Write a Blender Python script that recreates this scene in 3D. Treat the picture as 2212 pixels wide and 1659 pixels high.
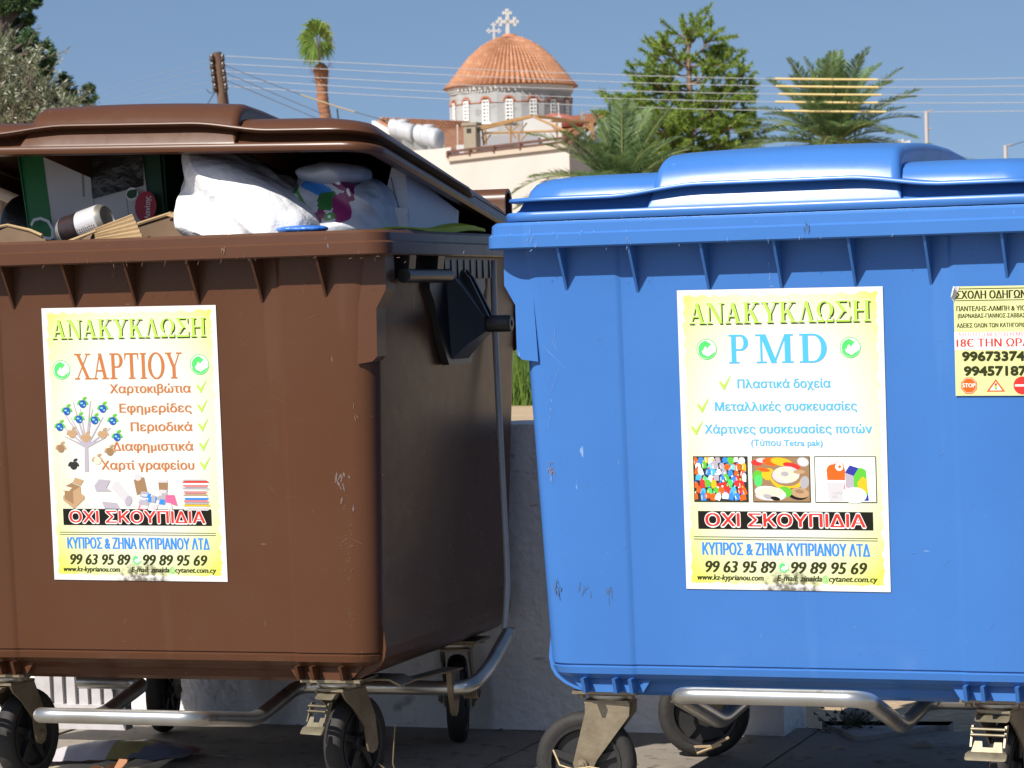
import bpy, bmesh, math, random
from mathutils import Vector, Matrix, noise, geometry
R = math.radians
rnd = random.Random(7)
sc = bpy.context.scene
COL = sc.collection
for o in list(bpy.data.objects): bpy.data.objects.remove(o)

# ------------------------------------------------------------------ camera
F, PIT, ROL, H = 6122.8, 0.028543, 0.0262986, 1.04915     # focal length in pixels of a 2212 px wide picture
cd = bpy.data.cameras.new('camera'); cam = bpy.data.objects.new('camera', cd); COL.objects.link(cam)
cd.sensor_width = 36; cd.lens = F / 2212 * 36; cd.clip_end = 3000; cd.clip_start = .05
cam.matrix_world = Matrix.Translation((0, 0, H)) @ Matrix.Rotation(R(90) - PIT, 4, 'X') @ Matrix.Rotation(-ROL, 4, 'Z')
cd.dof.use_dof = True; cd.dof.focus_distance = 5.9; cd.dof.aperture_fstop = cd.lens / 4.2
sc.camera = cam

# ------------------------------------------------------------------ sky, sun, exposure
SUN = Vector((-.0382, -.045, .057)).normalized()           # towards the sun: behind the camera, to the left
w = bpy.data.worlds.new('World'); sc.world = w; w.use_nodes = True
nt = w.node_tree; nt.nodes.clear()
tc = nt.nodes.new('ShaderNodeTexCoord'); sky = nt.nodes.new('ShaderNodeTexSky'); bg = nt.nodes.new('ShaderNodeBackground'); out = nt.nodes.new('ShaderNodeOutputWorld')
vm = nt.nodes.new('ShaderNodeVectorMath'); vm.operation = 'MULTIPLY_ADD'; vm.inputs[1].default_value = (1, 1, 1.1); vm.inputs[2].default_value = (0, 0, .17)
vn = nt.nodes.new('ShaderNodeVectorMath'); vn.operation = 'NORMALIZE'
nt.links.new(tc.outputs['Generated'], vm.inputs[0]); nt.links.new(vm.outputs[0], vn.inputs[0]); nt.links.new(vn.outputs[0], sky.inputs[0])
sky.sky_type = 'NISHITA'; sky.sun_disc = False
sky.sun_elevation = math.asin(SUN.z); sky.sun_rotation = math.atan2(SUN.x, SUN.y)
sky.air_density = 1.0; sky.dust_density = .8; sky.ozone_density = 2.2; sky.altitude = 0
bg.inputs[1].default_value = .082
nt.links.new(sky.outputs[0], bg.inputs[0]); nt.links.new(bg.outputs[0], out.inputs[0])
sl = bpy.data.lights.new('sun', 'SUN'); sl.energy = 5.0; sl.angle = R(.5); sl.color = (1, .95, .87)
so = bpy.data.objects.new('sun', sl); COL.objects.link(so); so.rotation_euler = SUN.to_track_quat('Z', 'Y').to_euler(); so.location = (-5, -8, 12)
sc.view_settings.view_transform = 'Standard'; sc.view_settings.look = 'None'; sc.view_settings.gamma = 1
sc.view_settings.exposure = .5
sc.render.engine = 'CYCLES'; sc.cycles.use_denoising = True; sc.cycles.max_bounces = 8; sc.cycles.transparent_max_bounces = 8

def at(px, py, Y):                                          # a point at depth Y seen at a place of the 2212 x 1659 picture
    a, b = px - 1106, py - 829.5; cr, sr = math.cos(ROL), math.sin(ROL)
    u, v = a * cr - b * sr, a * sr + b * cr; c, s = math.cos(PIT), math.sin(PIT)
    d = Vector((u / F, 0, 0)) + Vector((0, s, c)) * (-v / F) + Vector((0, c, -s))
    return Vector((0, 0, H)) + d * (Y / d.y)
def px_m(Y): return Y / F                                   # metres per picture pixel at depth Y

# ------------------------------------------------------------------ materials
def mat(name, col, rough=.5, metal=0, var=None, vscale=8, bump=0, bscale=40, spec=.5, fleck=None, stretch=(1, 1, 1), trans=0, sub=None):
    """principled surface; var = second colour mixed in by noise, fleck = (colour, scale, threshold) for scuffs and dirt"""
    m = bpy.data.materials.new(name); m.use_nodes = True; t = m.node_tree; n = t.nodes; b = n['Principled BSDF']
    b.inputs['Base Color'].default_value = (*col, 1); b.inputs['Roughness'].default_value = rough; b.inputs['Metallic'].default_value = metal
    b.inputs['Specular IOR Level'].default_value = spec
    if trans: b.inputs['Transmission Weight'].default_value = trans
    tcn = n.new('ShaderNodeTexCoord'); mp = n.new('ShaderNodeMapping'); mp.inputs['Scale'].default_value = stretch
    t.links.new(tcn.outputs['Object'], mp.inputs[0])
    cur = None
    if var:
        nz = n.new('ShaderNodeTexNoise'); nz.inputs['Scale'].default_value = vscale; nz.inputs['Detail'].default_value = 6; nz.inputs['Roughness'].default_value = .6
        rp = n.new('ShaderNodeValToRGB'); rp.color_ramp.elements[0].position = .32; rp.color_ramp.elements[1].position = .68
        rp.color_ramp.elements[0].color = (*col, 1); rp.color_ramp.elements[1].color = (*var, 1)
        t.links.new(mp.outputs[0], nz.inputs['Vector']); t.links.new(nz.outputs[0], rp.inputs[0]); cur = rp.outputs[0]
    for fl in (fleck or []):
        fc, fs, ft, fst = fl
        m2 = n.new('ShaderNodeMapping'); m2.inputs['Scale'].default_value = fst; t.links.new(tcn.outputs['Object'], m2.inputs[0])
        nz = n.new('ShaderNodeTexNoise'); nz.inputs['Scale'].default_value = fs; nz.inputs['Detail'].default_value = 3
        mr = n.new('ShaderNodeMapRange'); mr.inputs[1].default_value = ft; mr.inputs[2].default_value = ft + .05
        mx = n.new('ShaderNodeMix'); mx.data_type = 'RGBA'
        t.links.new(m2.outputs[0], nz.inputs['Vector']); t.links.new(nz.outputs[0], mr.inputs[0])
        ml = n.new('ShaderNodeMath'); ml.operation = 'MULTIPLY'; ml.inputs[1].default_value = .6; t.links.new(mr.outputs[0], ml.inputs[0])
        t.links.new(ml.outputs[0], mx.inputs[0])
        if cur: t.links.new(cur, mx.inputs[6])
        else: mx.inputs[6].default_value = (*col, 1)
        mx.inputs[7].default_value = (*fc, 1); cur = mx.outputs[2]
    if cur: t.links.new(cur, b.inputs['Base Color'])
    if bump:
        nz = n.new('ShaderNodeTexNoise'); nz.inputs['Scale'].default_value = bscale; nz.inputs['Detail'].default_value = 8
        bp = n.new('ShaderNodeBump'); bp.inputs['Strength'].default_value = bump; bp.inputs['Distance'].default_value = .02
        t.links.new(mp.outputs[0], nz.inputs['Vector']); t.links.new(nz.outputs[0], bp.inputs['Height']); t.links.new(bp.outputs[0], b.inputs['Normal'])
    return m
def leafmat(name, c1, c2, scale=3, rough=.5, tr=.35):
    m = mat(name, c1, rough, var=c2, vscale=scale); t = m.node_tree; b = t.nodes['Principled BSDF']; o = t.nodes['Material Output']
    tl = t.nodes.new('ShaderNodeBsdfTranslucent'); mx = t.nodes.new('ShaderNodeMixShader'); mx.inputs[0].default_value = tr
    src = b.inputs['Base Color'].links[0].from_socket
    t.links.new(src, tl.inputs[0]); t.links.new(b.outputs[0], mx.inputs[1]); t.links.new(tl.outputs[0], mx.inputs[2]); t.links.new(mx.outputs[0], o.inputs[0])
    return m

def binmat(name, col, var, pale, scuff, grime):
    """moulded plastic, weathered: cloudy fading, vertical run marks, pale scratches, dark grime low down, uneven gloss"""
    m = mat(name, col, .3, var=var, vscale=2.2, bump=.008, bscale=7, spec=.28, fleck=[(pale, 11, .66, (1, 1, .10)), (scuff, 70, .735, (1, 1, .25)), (grime, 7, .735, (1, 1, .8)), (scuff, 130, .755, (1, 1, 1)), (scuff, 26, .775, (.35, 1, 1.6))])
    t_ = m.node_tree; n = t_.nodes; b_ = n['Principled BSDF']; tcn = n.new('ShaderNodeTexCoord')
    nz = n.new('ShaderNodeTexNoise'); nz.inputs['Scale'].default_value = 24; nz.inputs['Detail'].default_value = 7; nz.inputs['Roughness'].default_value = .7; mr = n.new('ShaderNodeMapRange')
    mr.inputs[1].default_value = .35; mr.inputs[2].default_value = .68; mr.inputs[3].default_value = .27; mr.inputs[4].default_value = .34
    t_.links.new(tcn.outputs['Object'], nz.inputs['Vector']); t_.links.new(nz.outputs[0], mr.inputs[0]); t_.links.new(mr.outputs[0], b_.inputs['Roughness'])
    return m
BLUE = binmat('blue_plastic', (.040, .140, .40), (.046, .155, .43), (.055, .17, .44), (.30, .40, .56), (.07, .11, .17))
BROWN = binmat('brown_plastic', (.078, .030, .0135), (.085, .036, .019), (.094, .043, .026), (.30, .21, .16), (.10, .062, .042))
BLACKP = mat('black_plastic', (.012, .012, .014), .34, var=(.02, .019, .018), vscale=6)
RUBBER = mat('black_rubber', (.011, .010, .010), .75, var=(.026, .023, .021), vscale=9, bump=.1, bscale=60)
HUB = mat('dark_wheel_hub', (.014, .014, .015), .45, var=(.024, .023, .022), vscale=12)
ZINC = mat('dirty_zinc_plate', (.30, .25, .17), .45, .55, var=(.17, .13, .085), vscale=12, bump=.08, bscale=70)
GALV = mat('galvanised_tube', (.55, .56, .56), .28, .85, var=(.40, .38, .33), vscale=9, fleck=[((.10, .08, .06), 26, .68, (1, 1, 1))])
STEEL = mat('pale_steel', (.5, .49, .45), .35, .7, var=(.36, .33, .27), vscale=16)
PEDALM = mat('brassy_pedal_steel', (.20, .175, .12), .42, .5, var=(.11, .09, .055), vscale=22)
RODM = mat('grey_steel_rod', (.42, .42, .40), .45, .15)
WHITEB = mat('white_bag_plastic', (.70, .70, .72), .32, var=(.64, .64, .67), vscale=5, bump=.6, bscale=19)
CARTON = mat('white_carton', (.62, .60, .60), .6, var=(.54, .52, .53), vscale=6, bump=.03)
CARDB = mat('brown_cardboard', (.36, .25, .13), .8, var=(.28, .19, .095), vscale=9, bump=.1, bscale=60)
CARDD = mat('dark_cardboard', (.16, .10, .06), .85, var=(.11, .07, .04), vscale=9)
def flat(name, c, r=.55): return mat(name, c, r)
GREENP = flat('green_print', (.012, .17, .045)); REDP = flat('red_print', (.42, .012, .035)); WHITEP = flat('white_print', (.75, .75, .74)); BLACKI = flat('black_ink', (.012, .011, .008))

# ------------------------------------------------------------------ mesh helpers
class MB:
    def __init__(s): s.v = []; s.f = []; s.m = []
    def face(s, pts, mi=0):
        i = len(s.v); s.v += [tuple(p) for p in pts]; s.f.append(tuple(range(i, i + len(pts)))); s.m.append(mi)
    def box(s, c, d, mi=0, M=None):
        x, y, z = [q / 2 for q in d]; i = len(s.v)
        P = [Vector((a * x, b * y, e * z)) for e in (-1, 1) for a, b in ((-1, -1), (1, -1), (1, 1), (-1, 1))]
        for p in P: s.v.append(tuple((M @ p if M else p) + Vector(c)))
        for q in ((3, 2, 1, 0), (4, 5, 6, 7), (0, 1, 5, 4), (1, 2, 6, 5), (2, 3, 7, 6), (3, 0, 4, 7)): s.f.append(tuple(i + k for k in q)); s.m.append(mi)
    def prism(s, poly, vec, mi=0):                          # closed slab: polygon swept along vec
        n = len(poly); i = len(s.v); vec = Vector(vec)
        s.v += [tuple(p) for p in poly] + [tuple(Vector(p) + vec) for p in poly]
        s.f.append(tuple(i + k for k in range(n))[::-1]); s.f.append(tuple(i + n + k for k in range(n)))
        s.m += [mi, mi]
        for k in range(n): s.f.append((i + k, i + (k + 1) % n, i + n + (k + 1) % n, i + n + k)); s.m.append(mi)
    def loft(s, rings, cap0=False, cap1=False, mi=0, closed=True):
        i = len(s.v); n = len(rings[0])
        for r_ in rings: s.v += [tuple(p) for p in r_]
        for a in range(len(rings) - 1):
            for k in range(n if closed else n - 1):
                k2 = (k + 1) % n; s.f.append((i + a * n + k, i + a * n + k2, i + (a + 1) * n + k2, i + (a + 1) * n + k)); s.m.append(mi)
        if cap0: s.f.append(tuple(i + k for k in range(n))[::-1]); s.m.append(mi)
        if cap1: s.f.append(tuple(i + (len(rings) - 1) * n + k for k in range(n))); s.m.append(mi)
    def tube(s, path, r, n=12, mi=0, cap=True):
        path = [Vector(p) for p in path]; rings = []; up = None
        for k, p in enumerate(path):
            d = (path[min(k + 1, len(path) - 1)] - path[max(k - 1, 0)]).normalized()
            if up is None:
                up = Vector((0, 0, 1)) if abs(d.z) < .9 else Vector((1, 0, 0))
            a = d.cross(up).normalized(); b_ = a.cross(d).normalized(); up = b_
            rr = r[k] if isinstance(r, (list, tuple)) else r
            rings.append([p + a * math.cos(2 * math.pi * q / n) * rr + b_ * math.sin(2 * math.pi * q / n) * rr for q in range(n)])
        s.loft(rings, cap, cap, mi)
    def lathe(s, prof, c, axis='z', n=32, mi=0, caps=False):  # prof: (radius, height)
        c = Vector(c); rings = []
        for r_, h in prof:
            g = []
            for k in range(n):
                a = 2 * math.pi * k / n; x, y = r_ * math.cos(a), r_ * math.sin(a)
                g.append(c + (Vector((x, y, h)) if axis == 'z' else Vector((h, x, y)) if axis == 'x' else Vector((y, h, x))))
            rings.append(g)
        s.loft(rings, caps, caps, mi)
    def build(s, name, mats, parent=None, sharp=32, loc=None, smooth=True, fixn=True):
        me = bpy.data.meshes.new(name); me.from_pydata(s.v, [], s.f)
        for m_ in (mats if isinstance(mats, (list, tuple)) else [mats]): me.materials.append(m_)
        me.polygons.foreach_set('material_index', s.m)
        bm = bmesh.new(); bm.from_mesh(me)
        if fixn:
            bmesh.ops.remove_doubles(bm, verts=bm.verts, dist=1e-5); bmesh.ops.recalc_face_normals(bm, faces=bm.faces)
        if smooth:
            for f in bm.faces: f.smooth = True
            for e in bm.edges:
                if len(e.link_faces) != 2 or e.calc_face_angle(9) > R(sharp): e.smooth = False
        bm.to_mesh(me); bm.free()
        o = bpy.data.objects.new(name, me); COL.objects.link(o)
        if loc is not None: o.location = loc
        if parent: o.parent = parent
        return o
def fillet(P, r, n=6):
    P = [Vector(p) for p in P]; out_ = [P[0]]
    for k in range(1, len(P) - 1):
        a, b_, c = P[k - 1], P[k], P[k + 1]; d1, d2 = (a - b_), (c - b_); q = min(r, d1.length * .48, d2.length * .48)
        p1, p2 = b_ + d1.normalized() * q, b_ + d2.normalized() * q
        for i in range(n + 1):
            t_ = i / n; out_.append(p1 * (1 - t_) ** 2 + b_ * 2 * t_ * (1 - t_) + p2 * t_ ** 2)
    out_.append(P[-1]); return out_
def tag(o, label=None, cat=None, group=None, kind=None):
    if label: o['label'] = label
    if cat: o['category'] = cat
    if group: o['group'] = group
    if kind: o['kind'] = kind
    return o
def empty(name, loc, rz=0):
    o = bpy.data.objects.new(name, None); COL.objects.link(o); o.location = loc; o.rotation_euler = (0, 0, rz); o.empty_display_size = .1; return o
def new_uv_plane(me):
    pass

# ------------------------------------------------------------------ the bins: local axes x along the front, y into the depth, z up
BL_O, BL_YAW = Vector((.5080, 5.4621, 0)), 0.345685
BR_O, BR_YAW = Vector((-.8216, 6.0249, 0)), 0.316913
def frame(which):
    O, y = (BL_O, BL_YAW) if which == 'blue' else (BR_O, BR_YAW)
    return O, Vector((math.cos(y), -math.sin(y), 0)), Vector((math.sin(y), math.cos(y), 0))
def wl(which, x, y, z):
    O, W, D = frame(which); return O + W * x + D * y + Vector((0, 0, z))

XS = [-.340, -.335, -.331, -.328, -.324, -.20, 0, .20, .324, .328, .331, .335, .340]
def ring(hx, y0, y1, z, r=.045, step=0, n=9):
    P = [(x, y0 + step * max(0, min(1, (.3375 - abs(x)) / .011)), z) for x in XS]
    def arc(cx, cy, a0):
        for k in range(n + 1):
            a = a0 + R(90) * k / n; P.append((cx + r * math.cos(a), cy + r * math.sin(a), z))
    arc(hx - r, y0 + r, R(-90)); arc(hx - r, y1 - r, 0)
    for x in (.2, 0, -.2): P.append((x, y1, z))
    arc(-hx + r, y1 - r, R(90)); arc(-hx + r, y0 + r, R(180))
    return [Vector(p) for p in P]
ZT, ZL, ZB = 1.2091, 1.1844, 1.1562
def fy(z): return .055 + (ZB - z) * .0508                   # front wall leans back towards its foot
def make_body(m, parent):
    b = MB(); ST = .005
    hx = lambda z: .531 - (ZB - z) * .038
    def wall(z, dy=0, dx=0, st=ST): return ring(hx(z) - dx, fy(z) + dy, 1.055 - (ZB - z) * .05 - dy, z, .045, st)
    rings = [ring(.49, .115, 1.0, .30, .04), ring(.515, .072, 1.035, 1.15, .04), ring(.545, .04, 1.065, ZT - .006, .04), ring(.549, .032, 1.07, ZT, .04),
             ring(.566, .0095, 1.09, ZT, .05), ring(.5735, .005, 1.0975, ZT - .006, .05), ring(.5745, .004, 1.0985, ZL + .002, .05), ring(.5795, 0, 1.102, ZL - .002, .05),
             ring(.58, 0, 1.102, ZB + .003, .05), ring(.577, .003, 1.10, ZB, .05), ring(.531, .055, 1.055, ZB, .045, ST), wall(1.0), wall(.85), wall(.6), wall(.318),
             wall(.3165, .003, .003), wall(.3135, .003, .003), wall(.3115), wall(.298, .002, .004), wall(.288, .012, .012), wall(.282, .032, .02, 0),
             ring(.475, .15, .97, .272, .05), ring(.445, .157, .96, .256, .05), ring(.415, .17, .94, .247, .05)]
    b.loft(rings, True, True)
    for k in range(-3, 4):                                  # webs under the rim, front and back
        x = k * .1467
        b.prism([(x - .0026, .004, ZB + .004), (x - .0026, .064, 1.064), (x - .0026, .075, ZB + .004)], (.0052, 0, 0))
        b.prism([(x - .0026, 1.096, ZB + .004), (x - .0026, 1.035, 1.064), (x - .0026, 1.025, ZB + .004)], (.0052, 0, 0))
    for s in (-1, 1):                                       # corner fins, front and back
        fin = [(.50, ZB + .003), (.556, ZB + .003), (.5565, 1.085), (.534, 1.045), (.533, .945), (.522, .935), (.49, .93)]
        b.prism([(s * x, .062, z) for x, z in fin], (0, .055, 0)); b.prism([(s * x, 1.025, z) for x, z in fin], (0, .012, 0))
        for y0, y1, yr in ((.125, .27, .083), (.95, .8, .995)):   # housings over the castors with three webs
            b.prism([(s * .300, y0, .292), (s * .472, y0, .292), (s * .447, y0, .2575), (s * .322, y0, .2575)], (0, y1 - y0, 0))
            for x in (.337, .371, .437):
                b.prism([(s * x - .0035, yr, .29), (s * x - .0035, y0 + .003, .29), (s * x - .0035, y0 + .003, .259), (s * x - .0035, yr + (.014 if yr < .5 else -.014), .259)], (.007, 0, 0))
    for s in (-1, 1):                                       # rounded belly of the end walls
        pr = [(.495, .42), (.505, .345), (.507, .325), (.503, .303), (.494, .287), (.480, .272), (.462, .261), (.44, .255), (.40, .255), (.40, .42)]
        b.prism([(s * x, .135, z) for x, z in pr], (0, .85, 0))
    return b.build('body', m, parent, 14)

def make_lid(m, parent, ang, tw=0):
    """built closed, hinge line at y=1.035 z=1.213, then turned about it"""
    hy, hz = 1.085, 1.213; b = MB()
    z0 = ZT + .002 - hz
    def rg(hx_, f, bk, z, r=.07): return [p - Vector((0, hy, 0)) for p in ring(hx_, f, bk, z0 + z, r)]
    shell = [rg(.50, .05, 1.05, .012, .05), rg(.53, .03, 1.075, 0, .06), rg(.546, .009, 1.095, 0), rg(.549, .006, 1.098, .005), rg(.549, .006, 1.098, .013), rg(.546, .009, 1.095, .0175),
             rg(.534, .022, 1.085, .0185), rg(.528, .027, 1.08, .024), rg(.521, .035, 1.07, .038), rg(.517, .040, 1.068, .045)]
    b.loft(shell)
    def arch(y): t_ = max(0, min(1, y / 1.05)); return .008 * math.sin(math.pi * t_) - .05 * max(0, t_ - .75) * 4 * max(0, t_ - .75) * 4
    top = []
    for hx_, f, bk, z, r in ((.515, .042, 1.07, .047, .07), (.511, .047, 1.062, .061, .073), (.502, .060, 1.04, .0745, .075), (.487, .082, 1.01, .0835, .08), (.464, .116, .98, .088, .085), (.41, .17, .93, .090, .09), (.3, .28, .84, .092, .1), (.15, .42, .70, .093, .1), (.12, .5, .62, .0932, .02)):
        top.append([Vector((p.x, p.y, p.z + arch(p.y + hy) * min(1, (z - .05) * 20))) for p in rg(hx_, f, bk, z, r)])
    b.loft(top, False, True)
    # inner lining so that the underside reads as a thin shell
    b.loft([rg(.50, .05, 1.05, .012, .05), rg(.49, .08, 1.04, .045, .07), rg(.44, .13, .99, .074, .08), rg(.2, .4, .75, .081, .1)], False, True)
    # central hump over the full depth
    prof = [(.008, .0165), (.009, .021), (.022, .050), (.026, .060), (.032, .074), (.040, .089), (.052, .103), (.070, .114), (.098, .122), (.2, .131), (.33, .138), (.46, .141), (.6, .139), (.76, .129), (.9, .110), (.99, .086), (1.06, .05), (1.08, .02)]
    cross = []
    for y, z in prof:
        wd = .252 - (z - .016) * .11; low = .016
        rr = min(.019, (z - low) * .45 + .001)
        g = [Vector((-wd - .004, y - hy + .012, z0 + low - .002))]
        g.append(Vector((-wd - .002, y - hy + .006, z0 + low + (z - low) * .3)))
        for k in range(7):
            a = R(180) - R(90) * k / 6; g.append(Vector((-wd + rr + rr * math.cos(a), y - hy + rr * .25 * (1 - math.sin(a)), z0 + z - rr + rr * math.sin(a))))
        for k in range(1, 8): g.append(Vector(((-wd + rr) + (wd - rr) * 2 * k / 8, y - hy, z0 + z + .005 * (1 - (k / 4 - 1) ** 2) * min(1, max(0, (z - .05) / .06)))))
        for k in range(7):
            a = R(90) - R(90) * k / 6; g.append(Vector((wd - rr + rr * math.cos(a), y - hy + rr * .25 * (1 - math.sin(a)), z0 + z - rr + rr * math.sin(a))))
        g.append(Vector((wd + .002, y - hy + .006, z0 + low + (z - low) * .3))); g.append(Vector((wd + .004, y - hy + .012, z0 + low - .002)))
        cross.append(g)
    b.loft(cross, False, False, 0, False)
    # grip ridge along the front and down both sides, rising over the hump
    def sst(t_): t_ = max(0, min(1, t_)); return t_ * t_ * (3 - 2 * t_)
    path = []
    for k in range(14): path.append((-.543, .80 - .70 * k / 13, .042, min(1, k / 3)))
    for k in range(9):
        a = R(180) + R(90) * k / 8; path.append((-.458 + .085 * math.cos(a), .081 + .085 * math.sin(a), .042, 1))
    for k in range(41):
        x = -.43 + .86 * k / 40; hh = sst((.335 - abs(x)) / .19); path.append((x, -.004 + .003 * hh, .042 + .018 * hh, 1))
    for k in range(9):
        a = R(270) + R(90) * k / 8; path.append((.458 + .085 * math.cos(a), .081 + .085 * math.sin(a), .042, 1))
    for k in range(14): path.append((.543, .10 + .70 * k / 13, .042, min(1, (13 - k) / 3)))
    P = [Vector((x, y, z)) for x, y, z, _ in path]; rings = []
    for k, (x, y, z, wgt) in enumerate(path):
        d = (P[min(k + 1, len(P) - 1)] - P[max(k - 1, 0)]); d.z = 0; d.normalize(); inn = Vector((-d.y, d.x, 0))
        q = P[k] + Vector((0, -hy, z0)) + inn * .04 * (1 - wgt); th = .0042
        o_ = Vector((0, 0, 1))
        rings.append([q + o_ * th * .9 + inn * .002, q + o_ * th * .2, q - o_ * th * .5, q - o_ * th + inn * .003, q - o_ * th * .6 + inn * .062, q + o_ * (th + .004) + inn * .062, q + o_ * (th + .001) + inn * .02])
    b.loft(rings, True, True)
    o = b.build('lid', m, parent, 40); o.location = (0, hy, hz); o.rotation_euler = (-ang, tw, 0); return o

def make_wheel(root, hubx, huby, td, axis_dir, pedal=False, pedal_dir=None, pw=.68):
    """one swivel castor under the plate centred at (hubx, huby); td = trail vector, axis_dir = wheel axle"""
    td = Vector((*td, 0)); ax = Vector((*axis_dir, 0)).normalized(); fw = Vector((-ax.y, ax.x, 0))
    C = Vector((hubx, huby, 0)); hub = C + td + Vector((0, 0, .105))
    b = MB()
    b.box(C + Vector((0, 0, .254)), (.136, .112, .006)); 
    for sx in (-1, 1):
        for sy in (-1, 1): b.lathe([(.001, -.009), (.008, -.009), (.008, -.002), (.001, -.002)], C + Vector((sx * .052, sy * .04, .251)), n=6)
    c = b.build('castor', ZINC, root, 30)
    b = MB(); b.lathe([(.001, .003), (.046, .003), (.049, -.001), (.049, -.006), (.043, -.011), (.03, -.014), (.001, -.014)], C + Vector((0, 0, .248)), n=28); b.build('swivel_head', STEEL, c)
    b = MB()
    Mt = Matrix((fw, ax, Vector((0, 0, 1)))).transposed()
    b.box(C + td * .1 + Vector((0, 0, .2325)), (.092, .068, .006), 0, Mt)
    for s in (-1, 1):                                       # two tapering side plates
        off = ax * s * .031
        t_ = td.dot(fw)
        pl = [(-.044, .231), (.047, .231), (t_ + .020, .120), (t_ + .0215, .105), (t_ + .016, .090), (t_, .084), (t_ - .016, .090), (t_ - .0215, .105)]
        if t_ > .02: pl = [(-.044, .231), (-.03, .212), (.0, .19), (t_ - .028, .145), (t_ - .0215, .105), (t_ - .016, .090), (t_, .084), (t_ + .016, .090), (t_ + .0215, .105), (t_ + .012, .165), (.048, .231)]
        if t_ < -.02: pl = [(.044, .231), (.042, .205), (t_ + .030, .115), (t_ + .0215, .098), (t_ + .014, .088), (t_, .084), (t_ - .016, .090), (t_ - .0215, .105), (-.050, .210), (-.050, .231)]
        b.prism([C + fw * u + off + Vector((0, 0, z)) for u, z in pl], ax * .0045 * s)
        B = hub + ax * s * .0355
        Mx = Matrix((fw, Vector((0, 0, 1)).cross(fw) * -1, Vector((0, 0, 1)))).transposed()
        rings = []
        for rr, hh in ((.012, 0), (.012, .006), (.007, .0065), (.007, .011), (.001, .0115)):
            rings.append([B + ax * s * hh + (fw * math.cos(q * math.pi / 4) + Vector((0, 0, 1)) * math.sin(q * math.pi / 4)) * rr for q in range(8)])
        b.loft(rings)
    b.build('fork', ZINC, c, 30)
    def rev(prof, name, m_, n=40, sp=None):
        q = MB(); rings = []
        for r_, h in prof: rings.append([hub + ax * h + (fw * math.cos(2 * math.pi * k / n) + Vector((0, 0, 1)) * math.sin(2 * math.pi * k / n)) * r_ for k in range(n)])
        q.loft(rings)
        if sp:
            for k in range(5):
                a = 2 * math.pi * k / 5 + .3; u = fw * math.cos(a) + Vector((0, 0, 1)) * math.sin(a); tt = ax.cross(u)
                for s in (-1, 1): q.prism([hub + ax * s * .006 + u * .018 - tt * .009, hub + ax * s * .006 + u * .072 - tt * .006, hub + ax * s * .006 + u * .072 + tt * .006, hub + ax * s * .006 + u * .018 + tt * .009], ax * s * .010)
        return q.build(name, m_, c, 35)
    tyre = rev([(.076, -.018), (.086, -.022), (.095, -.0205), (.101, -.016), (.1045, -.008), (.105, 0), (.1045, .008), (.101, .016), (.095, .0205), (.086, .022), (.076, .018), (.074, 0), (.076, -.018)], 'tyre', RUBBER)
    rev([(.0765, -.016), (.077, -.021), (.070, -.020), (.066, -.006), (.024, -.005), (.020, -.023), (.009, -.024), (.009, .024), (.020, .023), (.024, .005), (.066, .006), (.070, .020), (.077, .021), (.0765, .016)], 'wheel_hub', HUB, sp=True)
    if pedal:
        pd = Vector((*pedal_dir, 0)).normalized(); sd = Vector((-pd.y, pd.x, 0)); b = MB(); P0 = C + pd * .03
        Z = Vector((0, 0, 1))
        b.prism([P0 + sd * .034 + Z * .226, P0 + sd * .034 + Z * .212 + pd * .012, P0 + sd * .030 + Z * .208 + pd * .012, P0 - sd * .030 + Z * .208 + pd * .012, P0 - sd * .034 + Z * .212 + pd * .012, P0 - sd * .034 + Z * .226], pd * .018)
        for s in (-1, 1): b.prism([P0 + sd * s * .031 + Z * .20 + pd * .03, P0 + sd * s * .031 + Z * .135 + pd * .05, P0 + sd * s * .031 + Z * .135 + pd * .062, P0 + sd * s * .031 + Z * .20 + pd * .044], sd * s * .004)
        b.tube([P0 - sd * .034 + Z * .19 + pd * .05, P0 + sd * .034 + Z * .19 + pd * .05], .0055, 8)
        b.tube([P0 - sd * .034 + Z * .172 + pd * .053, P0 + sd * .034 + Z * .172 + pd * .053], .0055, 8)
        b.prism([P0 + sd * .027 + Z * .150 + pd * .050, P0 + sd * .012 + Z * .150 + pd * .050, P0 + sd * .011 + Z * .134 + pd * .056, P0 - sd * .010 + Z * .134 + pd * .056, P0 - sd * .012 + Z * .152 + pd * .050, P0 - sd * .027 + Z * .152 + pd * .050, P0 - sd * .031 + Z * .12 + pd * .062, P0 + sd * .031 + Z * .12 + pd * .062], pd * .004)
        pr = []
        for zz, dd, ww in ((.127, .058, .026), (.122, .064, .036), (.115, .071, .041), (.100, .079, .041), (.096, .081, .038)):
            pr.append([P0 + Z * zz + pd * dd - sd * ww, P0 + Z * (zz) + pd * dd + sd * ww, P0 + Z * (zz - .002) + pd * (dd - .005) + sd * ww, P0 + Z * (zz - .002) + pd * (dd - .005) - sd * ww])
        b.loft(pr, True, True)
        for i_, v_ in enumerate(b.v):
            q_ = Vector(v_) - P0; l_ = q_.dot(sd); q_ = q_ - sd * l_ * (1 - pw) - Vector((0, 0, 1)) * (q_.z - (.226 - (.226 - q_.z) * .6)); b.v[i_] = tuple(P0 + q_)
        b.build('brake_pedal', PEDALM, c, 40)
    return c

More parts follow.
